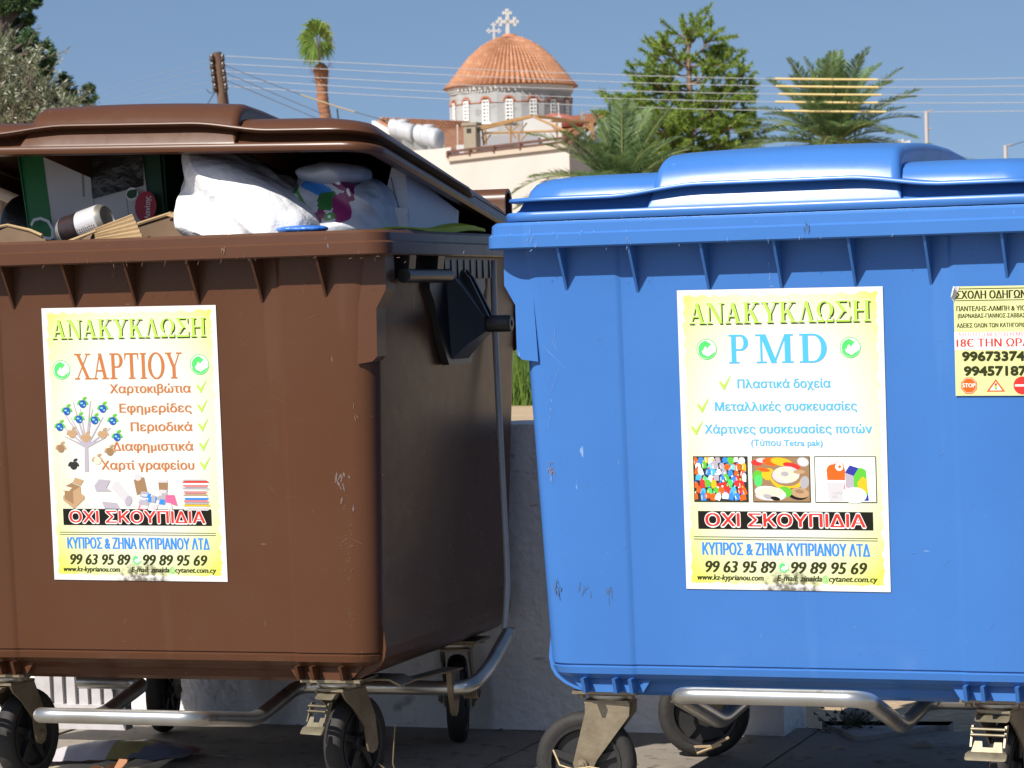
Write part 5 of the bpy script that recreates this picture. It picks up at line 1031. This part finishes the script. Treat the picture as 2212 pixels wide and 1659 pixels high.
def curve3(P, Y0, Y1):
    """smooth path through picture points while the depth runs from Y0 to Y1"""
    out_ = []
    n_ = 40; x0, x1 = P[0][0], P[-1][0]
    for i in range(n_ + 1):
        x = x0 + (x1 - x0) * i / n_; yv = 0
        for j, (a, c) in enumerate(P):
            L_ = 1
            for m_, (e, f_) in enumerate(P):
                if m_ != j: L_ *= (x - e) / (a - e)
            yv += c * L_
        out_.append(at(x, yv, Y0 + (Y1 - Y0) * i / n_))
    return out_
W5 = [[(478, 120.5), (1106, 153), (1660, 170), (2230, 168)], [(478, 137.5), (1106, 168.5), (1660, 186), (2230, 185.5)], [(480, 154), (1106, 188), (1660, 203), (2230, 204)], [(480, 169.5), (1106, 205), (1660, 220), (2230, 221.5)], [(484, 186), (1106, 221), (1660, 239), (2230, 239.5)]]
SL = [(1674, 1896), (1676, 1898), (1681, 1904), (1674, 1896), (1690, 1913)]
for k in range(5):
    P = curve3(W5[k], UY - .1, 59.0); b = MB(); b.tube(P, .0070, 5)
    o = b.build('power_wire', WIRE, None, 60); tag(o, 'pale overhead wire crossing in front of the dome, %s of the five' % names[k], 'overhead wire', 'pale overhead wires to the right of the pole')
    Q = [p for p in P]; xs = [478 + (2230 - 478) * i / 40 for i in range(41)]
    def onwire(x): i = max(0, min(39, int((x - 478) / (2230 - 478) * 40))); f_ = (x - xs[i]) / (xs[1] - xs[0]); return P[i].lerp(P[i + 1], f_)
    mid = (SL[k][0] + SL[k][1]) / 2 + 12
    b = MB(); b.tube([onwire(SL[k][0] + (mid - SL[k][0]) * j / 6) for j in range(7)], .023, 8); b.build('cable_sleeve', SLEEVE, o, 60)
    b = MB(); b.tube([onwire(mid + 2 + (SL[k][1] - mid - 2) * j / 6) for j in range(7)], .023, 8); b.build('cable_sleeve', SLEEVE, o, 60)
for k in range(5):
    y_, x_ = pts5[k]; P = curve3([(x_ - 10, y_ + 1), (300, y_ + 44 - k * 3), (60, y_ + 118 - k * 6)], UY, 84); b = MB(); b.tube(P, .0028, 4)
    tag(b.build('power_wire', flat('faint_wire', (.30, .31, .33)), None, 60), 'faint thin wire left of the utility pole, %s' % names[k], 'overhead wire', 'faint wires left of the utility pole')
for k, (P, s0) in enumerate((([(478, 137), (690, 218), (840, 262)], (654, 770)), ([(482, 155), (700, 247), (790, 284)], (690, 745)), ([(480, 170), (690, 258), (770, 292)], (654, 690)))):
    Q = curve3(P, UY, 56); b = MB(); b.tube(Q, .0085, 5); o = b.build('service_wire', DWIRE, None, 60); tag(o, 'dark service wire slanting down past the thin palm trunk, %s' % ['uppermost of three', 'middle of three', 'lowest of three'][k], 'overhead wire', 'dark service wires beside the thin palm')
    t0, t1 = [(s_ - P[0][0]) / (P[-1][0] - P[0][0]) for s_ in s0]; b = MB(); b.tube([Q[max(0, min(40, int(40 * (t0 + (t1 - t0) * j / 8))))] + Vector((0, 0, 0)) for j in range(9)], .016, 6); b.build('cable_sleeve', TSL, o, 60)
b = MB(); b.tube([at(733, 275, 57), at(728, 235, 57)], .018, 6); tag(b.build('pole', flat('dark_rod', (.03, .05, .06)), None, 60), 'short dark rod sticking up by the thin palm trunk', 'pole')
b = MB(); b.tube(curve3([(470, 190), (457, 210), (444, 232)], UY, UY), .012, 5); b.tube(curve3([(468, 186), (452, 200), (446, 192)], UY, UY), .008, 4); tag(b.build('service_wire', DWIRE, None, 60), 'short dark wire hanging on the left side of the utility pole', 'overhead wire')
# poles far right
for (x, yt, yb_, Y_, lab, wires) in ((2001, 240, 330, 120, 'distant slim pole with a small crossbar behind the date palm', 0), (2172, 314, 360, 110, 'distant grey pole with two brackets at the right edge', 1)):
    p = at(x, yb_ + 60, Y_); r_ = empty('distant_pole', (p.x, p.y, 0)); tag(r_, lab, 'utility pole'); b = MB(); b.tube([at(x + 3, yb_ + 60, Y_) - r_.location, at(x, yt, Y_) - r_.location], 4.2 * px_m(Y_), 8); b.build('pole', mat('grey_pole', (.42, .38, .36), .8), r_, 50)
    b = MB(); b.tube([at(x - 5, yt + 3, Y_) - r_.location, at(x + 14, yt - 2, Y_) - r_.location], 1.6 * px_m(Y_), 6); b.tube([at(x, yt + 40, Y_) - r_.location, at(x + 10, yt + 38, Y_) - r_.location], 2 * px_m(Y_), 6); b.build('bracket', flat('bracket_grey', (.32, .26, .25)), r_, 50)
    if wires:
        for dy, e in ((1, 299), (39, 340)): b = MB(); b.tube([at(x + 10, yt + dy, Y_), at(2240, e - 2, Y_)], .8 * px_m(Y_), 4); tag(b.build('service_wire', DWIRE, None, 60), 'dark wire running from the %s bracket of the pole at the right edge' % ('upper' if dy < 10 else 'lower'), 'overhead wire')
p = at(1950, 330, 95); b = MB(); 
for k in range(5): b.prism([at(1932 + 7 * k, 345, 95), at(1938 + 7 * k, 345, 95), at(1938 + 7 * k, 304 - 2 * (k % 3), 95), at(1932 + 7 * k, 306 - 2 * (k % 3), 95)], (0, .3, 0))
b.prism([at(1930, 722, 95.4), at(1966, 722, 95.4), at(1966, 312, 95.4), at(1930, 314, 95.4)], (0, .4, 0)); tag(b.build('roof_block', WHITEW, None, 20), 'small white object on a roof behind the drooping palm fronds', 'roof object')
# ------------------------------------------------------------------ trees
def crownmesh(name, m_, parent, clumps, size, n_leaf, seed, asp=2.2, drop=0, up=.3, cluster=None):
    """leaf-sized faces spread through ragged clumps: clumps = (centre, radius, density)"""
    r_ = random.Random(seed); b = MB()
    for c, rad, den in clumps:
        c = Vector(c); rad = Vector(rad) if not isinstance(rad, (int, float)) else Vector((rad, rad, rad))
        for k in range(int(n_leaf * den)):
            d = Vector((r_.gauss(0, 1), r_.gauss(0, 1), r_.gauss(0, 1))).normalized(); q = r_.random() ** .45 * (.75 + .5 * noise.noise(d * 2.3 + c * .37 + Vector((seed, 0, 0))))
            p = c + Vector((d.x * rad.x, d.y * rad.y, d.z * rad.z)) * q
            if noise.noise(p * (1.6 / max(rad.x, .01)) * .9 + Vector((seed * 3, 1, 2))) < -.18: continue
            a = (Vector((r_.gauss(0, 1), r_.gauss(0, 1), r_.gauss(0, .8) + up)).normalized() + d * .7).normalized(); L_ = size * r_.uniform(.6, 1.3); s_ = a.cross(Vector((r_.gauss(0, 1), r_.gauss(0, 1), r_.gauss(0, 1)))).normalized() * L_ / asp * .5
            b.face([p - a * L_ * .5, p + s_, p + a * L_ * .5, p - s_], 0 if r_.random() < .75 else 1)
    return b.build(name, m_, parent, smooth=False, fixn=False)
BARK = mat('grey_brown_bark', (.17, .12, .085), .9, var=(.10, .07, .05), vscale=7, bump=.4, bscale=14); BARKP = mat('pine_bark', (.24, .15, .10), .9, var=(.16, .10, .07), vscale=5, bump=.3, bscale=12)
DARKLEAF = [leafmat('dark_tree_leaf', (.045, .098, .038), (.075, .14, .045), .9), leafmat('dark_tree_leaf_pale', (.07, .12, .05), (.10, .15, .06), 1.4)]
OLIVE = [leafmat('olive_leaf', (.085, .115, .045), (.15, .18, .09), 2.4), leafmat('olive_leaf_back', (.30, .32, .23), (.38, .40, .30), 3, .45, .2)]
PINE = [leafmat('pine_needle', (.25, .36, .06), (.33, .44, .085), .8, .5, .55), leafmat('pine_needle_dark', (.15, .23, .05), (.19, .26, .065), .8, .5, .5)]
DATE = [leafmat('date_leaf', (.13, .21, .075), (.19, .28, .11), 1, .5, .45), leafmat('date_leaf_pale', (.17, .26, .12), (.23, .32, .15), 1, .35, .3)]
# dark tall tree at the left
TY = 46; k = px_m(TY); tb_ = at(-10, 330, TY); tr = empty('evergreen_tree', (tb_.x, tb_.y, 0)); tag(tr, 'tall dark ragged evergreen tree at the left edge of the sky', 'tree')
def tl(x, y, Y_): return at(x, y, Y_) - tr.location
b = MB(); b.tube([Vector((0, 0, 0)), tl(-4, 420, TY), tl(4, 250, TY), tl(0, 0, TY), tl(-6, -160, TY)], [.16, .12, .09, .06, .02], 10)
cl = []
spec = [(10, 8, 34), (52, 30, 26), (78, 12, 22), (30, 60, 40), (70, 70, 30), (15, 120, 46), (75, 112, 30), (110, 120, 26), (142, 138, 22), (168, 162, 22), (188, 168, 17), (50, 165, 40), (110, 170, 34), (155, 192, 26), (205, 192, 16), (30, 215, 46), (100, 225, 40), (160, 228, 28), (195, 222, 20), (-30, 60, 60), (-30, 180, 70), (60, 262, 50), (130, 262, 40), (180, 258, 26)]
spec = [(8, 5, 30), (40, 22, 25), (78, 5, 17), (20, 50, 38), (60, 58, 24), (25, 95, 42), (72, 92, 24), (120, 128, 18), (96, 148, 26), (148, 128, 14), (182, 152, 16), (60, 150, 34), (100, 190, 24), (145, 172, 22), (177, 186, 18), (205, 176, 10), (20, 190, 46), (70, 225, 36), (124, 232, 30), (180, 215, 14), (-30, 60, 60), (-30, 180, 70), (60, 270, 50), (128, 272, 30)]
spec = [(10, 0, 28), (42, 18, 24), (74, 4, 16), (20, 48, 34), (56, 52, 22), (28, 92, 38), (70, 84, 20), (94, 96, 14), (60, 130, 32), (98, 128, 18), (128, 118, 12), (108, 158, 22), (150, 136, 14), (140, 160, 15), (176, 158, 12), (20, 170, 46), (84, 178, 26), (128, 192, 22), (176, 186, 16), (204, 196, 9), (60, 218, 40), (126, 226, 30), (170, 226, 20), (196, 222, 12), (-30, 60, 60), (-30, 180, 70), (60, 270, 50), (128, 268, 34), (176, 262, 22), (203, 250, 10)]
# silhouette read from the picture: lobes at 85,40 / 118,118 / 150,120 / 175,165 / 210,190
spec = [(8, 2, 30), (48, 8, 26), (78, 2, 16), (26, 46, 34), (60, 42, 18), (18, 92, 40), (62, 84, 22), (84, 98, 16), (104, 96, 13), (60, 128, 34), (104, 130, 20), (92, 155, 24), (112, 112, 10), (20, 165, 46), (76, 180, 28), (138, 172, 17), (148, 196, 20), (126, 205, 22), (150, 222, 20), (192, 192, 15), (204, 214, 11), (180, 218, 14), (54, 218, 44), (108, 234, 34), (160, 250, 26), (196, 240, 15), (-30, 60, 60), (-30, 180, 70), (60, 275, 50), (128, 276, 30)]
for x, y, r_ in spec:
    Y_ = TY + rnd.uniform(-.6, .6); cl.append((tl(x, y, Y_), r_ * k * 1.18, (r_ / 30) ** 2)); b.tube([tl(4, min(330, y + 60), TY), tl((x + 4) / 2, y + 22, TY), tl(x, y, Y_)], [.07, .05, .015], 6)
b.build('trunk', mat('dark_bark', (.07, .055, .045), .9), tr, 50); crownmesh('crown', DARKLEAF, tr, cl, .10, 2300, 3, 4.2)
# olive tree in front of it
TY = 24; k = px_m(TY); ob = at(-20, 500, TY); ol = empty('olive_tree', (ob.x, ob.y, 0)); tag(ol, 'silvery olive tree in front of the dark evergreen, above the brown lid', 'tree')
def ll(x, y, Y_): return at(x, y, Y_) - ol.location
b = MB(); b.tube([Vector((0, 0, 0)), ll(-15, 420, TY), ll(10, 300, TY), ll(50, 200, TY), ll(66, 130, TY)], [.16, .12, .08, .04, .01], 9); cl = []; r2 = random.Random(21); lf = MB()
def spray(P0, P1, n_, ls, wd):
    d = (P1 - P0)
    for j in range(n_):
        t_ = (j + r2.random()) / n_; p = P0.lerp(P1, t_); a = (d.normalized() + Vector((r2.gauss(0, .75), r2.gauss(0, .75), r2.gauss(0, .75)))).normalized(); L_ = ls * r2.uniform(.7, 1.25); s_ = a.cross(Vector((r2.gauss(0, 1), r2.gauss(0, 1), r2.gauss(0, 1)))).normalized() * wd
        lf.face([p, p + a * L_ * .45 + s_, p + a * L_, p + a * L_ * .45 - s_], 0 if r2.random() < .6 else 1)
for i in range(330):
    x = r2.uniform(-60, 150); lim = 104 + 18 * noise.noise(Vector((x * .05, 0, 0)))
    if x > 60: lim = 112 + (x - 60) * 2.4
    if x > 95: lim = 200 + (x - 95) * .9
    y = lim + 10 + (300 - lim) * r2.random() ** 1.1
    if y > 320: continue
    p = ll(x, y, TY + r2.uniform(-.9, .9)); q = p + Vector((r2.gauss(.03, .13), r2.gauss(0, .13), r2.uniform(.02, .28))); b.tube([p - Vector((.02, 0, .12)), p, q], [.006, .004, .0015], 4); spray(p, q, 24, .062, .0068)
for i in range(60): x = r2.uniform(-40, 150); p = ll(x, 330, TY); q = ll(x + r2.uniform(-30, 30), r2.uniform(190, 260), TY + r2.uniform(-.6, .6)); b.tube([p, p.lerp(q, .5) + Vector((.03, 0, 0)), q], [.014, .01, .004], 5)
b.build('trunk', BARK, ol, 50); lf.build('crown', OLIVE, ol, smooth=False, fixn=False)
# thin fan palm
TY = 90; k = px_m(TY); fb = at(716, 640, TY); fp = empty('fan_palm', (fb.x, fb.y, 0)); tag(fp, 'tall thin fan palm with a small green tuft against the sky', 'palm tree')
def fl(x, y, Y_=TY): return at(x, y, Y_) - fp.location
FTR = mat('palm_trunk_fibre', (.30, .13, .06), .9, var=(.20, .09, .045), vscale=4, stretch=(1, 1, 3), bump=.6, bscale=6)
b = MB(); P = [(716, 640, 13), (708, 300, 13), (703, 250, 13), (698, 225, 13.5), (696, 200, 13), (695, 175, 14), (694, 160, 17), (693, 150, 18), (692, 142, 13), (691, 136, 6)]
rings = []
path = []
for i in range(len(P) - 1):
    for j in range(8): t_ = j / 8; path.append([P[i][q] + (P[i + 1][q] - P[i][q]) * t_ for q in range(3)])
b.tube([fl(x, y) for x, y, _ in path], [r_ * .93 * k * (1 + .07 * math.sin(i * 2.1)) for i, (_, _, r_) in enumerate(path)], 16)
r2 = random.Random(31)
for i in range(70):
    a = r2.random() * 6.28; y = r2.uniform(140, 182); r_ = (15 + (8 if y < 165 else 0)) * k; c = fl(693.5, y) + Vector((math.cos(a), math.sin(a), 0)) * r_ * .8; d = Vector((math.cos(a), math.sin(a), r2.uniform(-.3, 1.1))) * .14; s_ = Vector((-math.sin(a), math.cos(a), 0)) * .035
    b.face([c - s_, c + s_, c + d + s_ * .3, c + d - s_ * .3])
b.build('trunk', FTR, fp, 60)
FAN = [leafmat('fan_leaf', (.20, .32, .06), (.26, .37, .085), 2, .4, .5), leafmat('fan_leaf_yellow', (.24, .30, .05), (.30, .34, .09), 2, .4), leafmat('petiole_pale', (.28, .30, .16), (.34, .36, .22), 4)]
b = MB()
def fan(base, cen, R_, a0, a1, tilt, mi, nf=26, droop=.35, ydir=0):
    b.tube([base, cen], [.035, .022], 6, 2)
    for i in range(nf):
        a = R(a0 + (a1 - a0) * (i + .5) / nf); L_ = R_ * r2.uniform(.85, 1.08); d = Vector((math.cos(a), ydir + .25 * math.sin(i * 1.7), math.sin(a))); s_ = Vector((-math.sin(a), 0, math.cos(a))) * L_ * .055
        m1 = cen + d * L_ * .62; e_ = cen + d * L_ + Vector((0, 0, -droop * L_ * (.35 + r2.random()))) ; z_ = Vector((0, -.03 * (i % 2), 0))
        b.face([cen, m1 - s_ + z_, m1 + s_ - z_], mi); b.face([m1 - s_ + z_, e_, m1 + s_ - z_], mi)
for (cx, cy, rr, a0, a1, mi, yd) in ((684, 80, 44, 50, 190, 0, -.25), (680, 84, 44, 140, 262, 0, .1), (684, 78, 46, 40, 130, 0, .3), (690, 78, 36, -40, 80, 1, -.2), (680, 92, 40, 200, 285, 0, -.35), (690, 88, 36, -85, -10, 0, .2), (684, 74, 46, 70, 140, 0, -.5), (692, 66, 30, 20, 80, 1, .3)):
    fan(fl(691, 138), fl(cx, cy, TY + yd), rr * k, a0, a1, 0, mi, 26, .42, yd)
b.build('crown', FAN, fp, smooth=False, fixn=False)
# pine
TY = 70; k = px_m(TY); pb = at(1494, 660, TY); pn = empty('pine_tree', (pb.x, pb.y, 0)); tag(pn, 'light green open pine tree between the dome and the date palm', 'tree')
def pl_(x, y, Y_=TY): return at(x, y, Y_) - pn.location
b = MB(); b.tube([Vector((0, 0, 0)), pl_(1492, 330), pl_(1490, 200), pl_(1487, 120), pl_(1490, 62)], [.14, .11, .075, .045, .012], 9); lf = MB(); r2 = random.Random(41)
def tuft(p, d, L_, n_):
    for j in range(n_):
        t_ = r2.random(); c = p + d * t_; a = (d.normalized() * .8 + Vector((r2.gauss(0, .9), r2.gauss(0, .9), r2.gauss(.1, .9)))).normalized(); s_ = a.cross(Vector((r2.gauss(0, 1), r2.gauss(0, 1), r2.gauss(0, 1)))).normalized() * .016; l_ = L_ * r2.uniform(.7, 1.3)
        lf.face([c - s_, c + s_, c + a * l_], 0 if r2.random() < .72 else 1)
def pbranch(x0, y0, x1, y1, dep, wgt):
    A, B_ = pl_(x0, y0), pl_(x1, y1, TY + dep); m_ = A.lerp(B_, .5) - Vector((0, 0, .12)); pth = [A, A.lerp(m_, .5) - Vector((0, 0, .05)), m_, m_.lerp(B_, .6) + Vector((0, 0, .02)), B_]; b.tube(pth, [.04, .032, .025, .016, .006], 6)
    L_ = (B_ - A).length
    for i in range(int(6.2 * wgt * max(.5, L_))):
        t_ = .22 + .78 * r2.random() ** .7; q = m_.lerp(B_, (t_ - .5) * 2) if t_ > .5 else A.lerp(m_, t_ * 2)
        d = Vector((r2.gauss(0, .28), r2.gauss(0, .28), r2.gauss(.08, .17))) + (B_ - A).normalized() * .15; b.tube([q, q + d], [.012, .004], 4); tuft(q + d * .35, d * .8, .12, 105)
for x1, y1, dep in ((1470, 58, 0), (1515, 52, .2), (1492, 66, -.2), (1410, 118, .1), (1432, 100, -.3), (1560, 98, .3), (1578, 132, 0), (1540, 78, -.1), (1450, 95, .5), (1395, 170, .2), (1428, 152, -.5), (1585, 170, -.3), (1600, 182, .6), (1535, 140, -.6), (1375, 158, .0), (1342, 218, .2), (1380, 205, -.6), (1622, 200, 0), (1630, 240, .3), (1570, 215, -.7), (1440, 190, .8), (1350, 265, .3), (1330, 240, -.4), (1400, 250, -.9), (1638, 285, .2), (1590, 265, -.8), (1540, 250, .9), (1345, 310, .4), (1380, 300, -.8), (1620, 320, .1), (1560, 310, -.8), (1430, 285, -1), (1500, 280, -1), (1470, 240, -.9), (1510, 200, -.7), (1440, 330, -.8), (1540, 340, -.7), (1600, 350, .4), (1335, 345, .5), (1400, 345, .6)):
    pbranch(1490, min(350, y1 + 34 + .18 * abs(x1 - 1490)), x1, y1, dep, 2.6 if y1 > 200 else 2.3)
b.build('trunk', BARKP, pn, 50); lf.build('crown', PINE, pn, smooth=False, fixn=False)
# date palms
def frond(lf, A, d0, L_, sag, lw, nl, r_, mi=None, rb_=None):
    d0 = d0.normalized(); P = []; p = Vector(A); d = d0.copy(); n_ = 16
    for i in range(n_ + 1):
        P.append(p.copy()); d = (d + Vector((0, 0, -sag / n_))).normalized(); p += d * L_ / n_
    rb_.tube(P, [.022 * (1 - i / (n_ + 2)) + .003 for i in range(n_ + 1)], 5)
    hz = d0.cross(Vector((0, 0, 1))); hz = hz.normalized() if hz.length > .05 else Vector((1, 0, 0))
    for i in range(nl):
        t_ = .14 + .86 * i / nl; f_ = t_ * n_; j = min(n_ - 1, int(f_)); c = P[j].lerp(P[j + 1], f_ - j); tg = (P[j + 1] - P[j]).normalized(); upv = hz.cross(tg).normalized()
        for s in (-1, 1):
            a = (hz * s * r_.uniform(.75, 1.0) + tg * r_.uniform(.55, .95) + upv * r_.uniform(.05, .45)).normalized(); l_ = lw * (math.sin(math.pi * min(1, t_ * .82 + .16)) ** .6) * r_.uniform(.8, 1.15); w_ = a.cross(upv).normalized() * .0125
            e_ = c + a * l_ + Vector((0, 0, -.10 * l_)); m1 = c + a * l_ * .5
            lf.face([c, m1 + w_, e_, m1 - w_], (1 if r_.random() < .25 else 0) if mi is None else mi)
def date_palm(cx, cy, TY, base_y, specs, label, sd, trunk_r=.22):
    r_ = random.Random(sd); C0 = at(cx, cy, TY); root = empty('date_palm', (C0.x, C0.y, 0)); tag(root, label, 'palm tree', 'feathery date palms'); b = MB(); rbm = MB(); lf = MB(); c0 = C0 - root.location
    rows = [(trunk_r * (1 + .10 * math.sin(i * 2.4)), c0.z * i / 30) for i in range(31)]; b.lathe(rows, (0, 0, 0), n=14); b.lathe([(trunk_r, c0.z - .02), (trunk_r * 1.3, c0.z + .15), (.05, c0.z + .4)], (0, 0, 0), n=12); b.build('trunk', BARK, root, 60)
    for az, el, L_, sag in specs:
        a, e = R(az), R(el); d = Vector((math.cos(a) * math.cos(e), math.sin(a) * math.cos(e), math.sin(e))); frond(lf, c0 + d * .12, d, L_, sag, .44, 92, r_, None, rbm)
    i0 = len(lf.v); lf.v += rbm.v; lf.f += [tuple(i + i0 for i in f_) for f_ in rbm.f]; lf.m += [2] * len(rbm.f)
    lf.build('crown', DATE + [flat('frond_rib_%d' % sd, (.22, .24, .08), .5)], root, smooth=False, fixn=False)
r3 = random.Random(51); sp = []
for i in range(60):
    az = i * 137.5 % 360; el = 88 - 84 * (i / 59) ** .85; sp.append((az, el + r3.uniform(-6, 6), r3.uniform(1.75, 2.15), r3.uniform(.5, 1.1)))
date_palm(1800, 318, 60.5, 0, sp, 'bushy date palm rising behind the blue lid with yellow cable sleeves before it', 5)
sp = []
for i in range(44):
    az = i * 137.5 % 360; el = 86 - 80 * (i / 43) ** .85; sp.append((az, el + r3.uniform(-6, 6), r3.uniform(1.65, 2.05), r3.uniform(.8, 1.4)))
sp += [(175, 44, 2.3, 1.5), (190, 58, 2.3, 1.1), (188, 22, 2.1, .9), (170, 30, 2.2, 1.2), (10, 40, 2.3, 1.2), (350, 25, 2.2, 1.2)]
date_palm(1345, 432, 56, 0, sp, 'low date palm in front of the cream house, left of the blue lid hump', 6)
# shrubs that close the view low behind the blue lid
cl = [(at(x, y, 68), (r_ * px_m(68), 1.0, r_ * px_m(68) * .8), 1) for x, y, r_ in ((1640, 345, 40), (1700, 350, 40), (1590, 360, 40), (1905, 350, 34), (1990, 345, 40), (2040, 352, 34))]
o = crownmesh('shrub', [DATE[0], PINE[1]], None, cl[:3], .16, 900, 17, 4); tag(o, 'green shrub mass between the pine and the bushy date palm', 'shrub')
b = MB(); rb_ = MB(); r_ = random.Random(77)
for k_ in range(16):
    x = 1960 + 9 * k_ + r_.uniform(-5, 5); A = at(x, 362, 80); frond(b, A, Vector((r_.uniform(.2, 1), r_.uniform(-.4, .4), r_.uniform(.3, 1))), 1.1, 2.2, .34, 40, r_, None, rb_)
i0 = len(b.v); b.v += rb_.v; b.f += [tuple(i + i0 for i in f_) for f_ in rb_.f]; b.m += [0] * len(rb_.f)
tag(b.build('palm_shrub', DATE, None, smooth=False, fixn=False), 'drooping palm fronds arching low behind the right part of the blue lid', 'palm shrub')
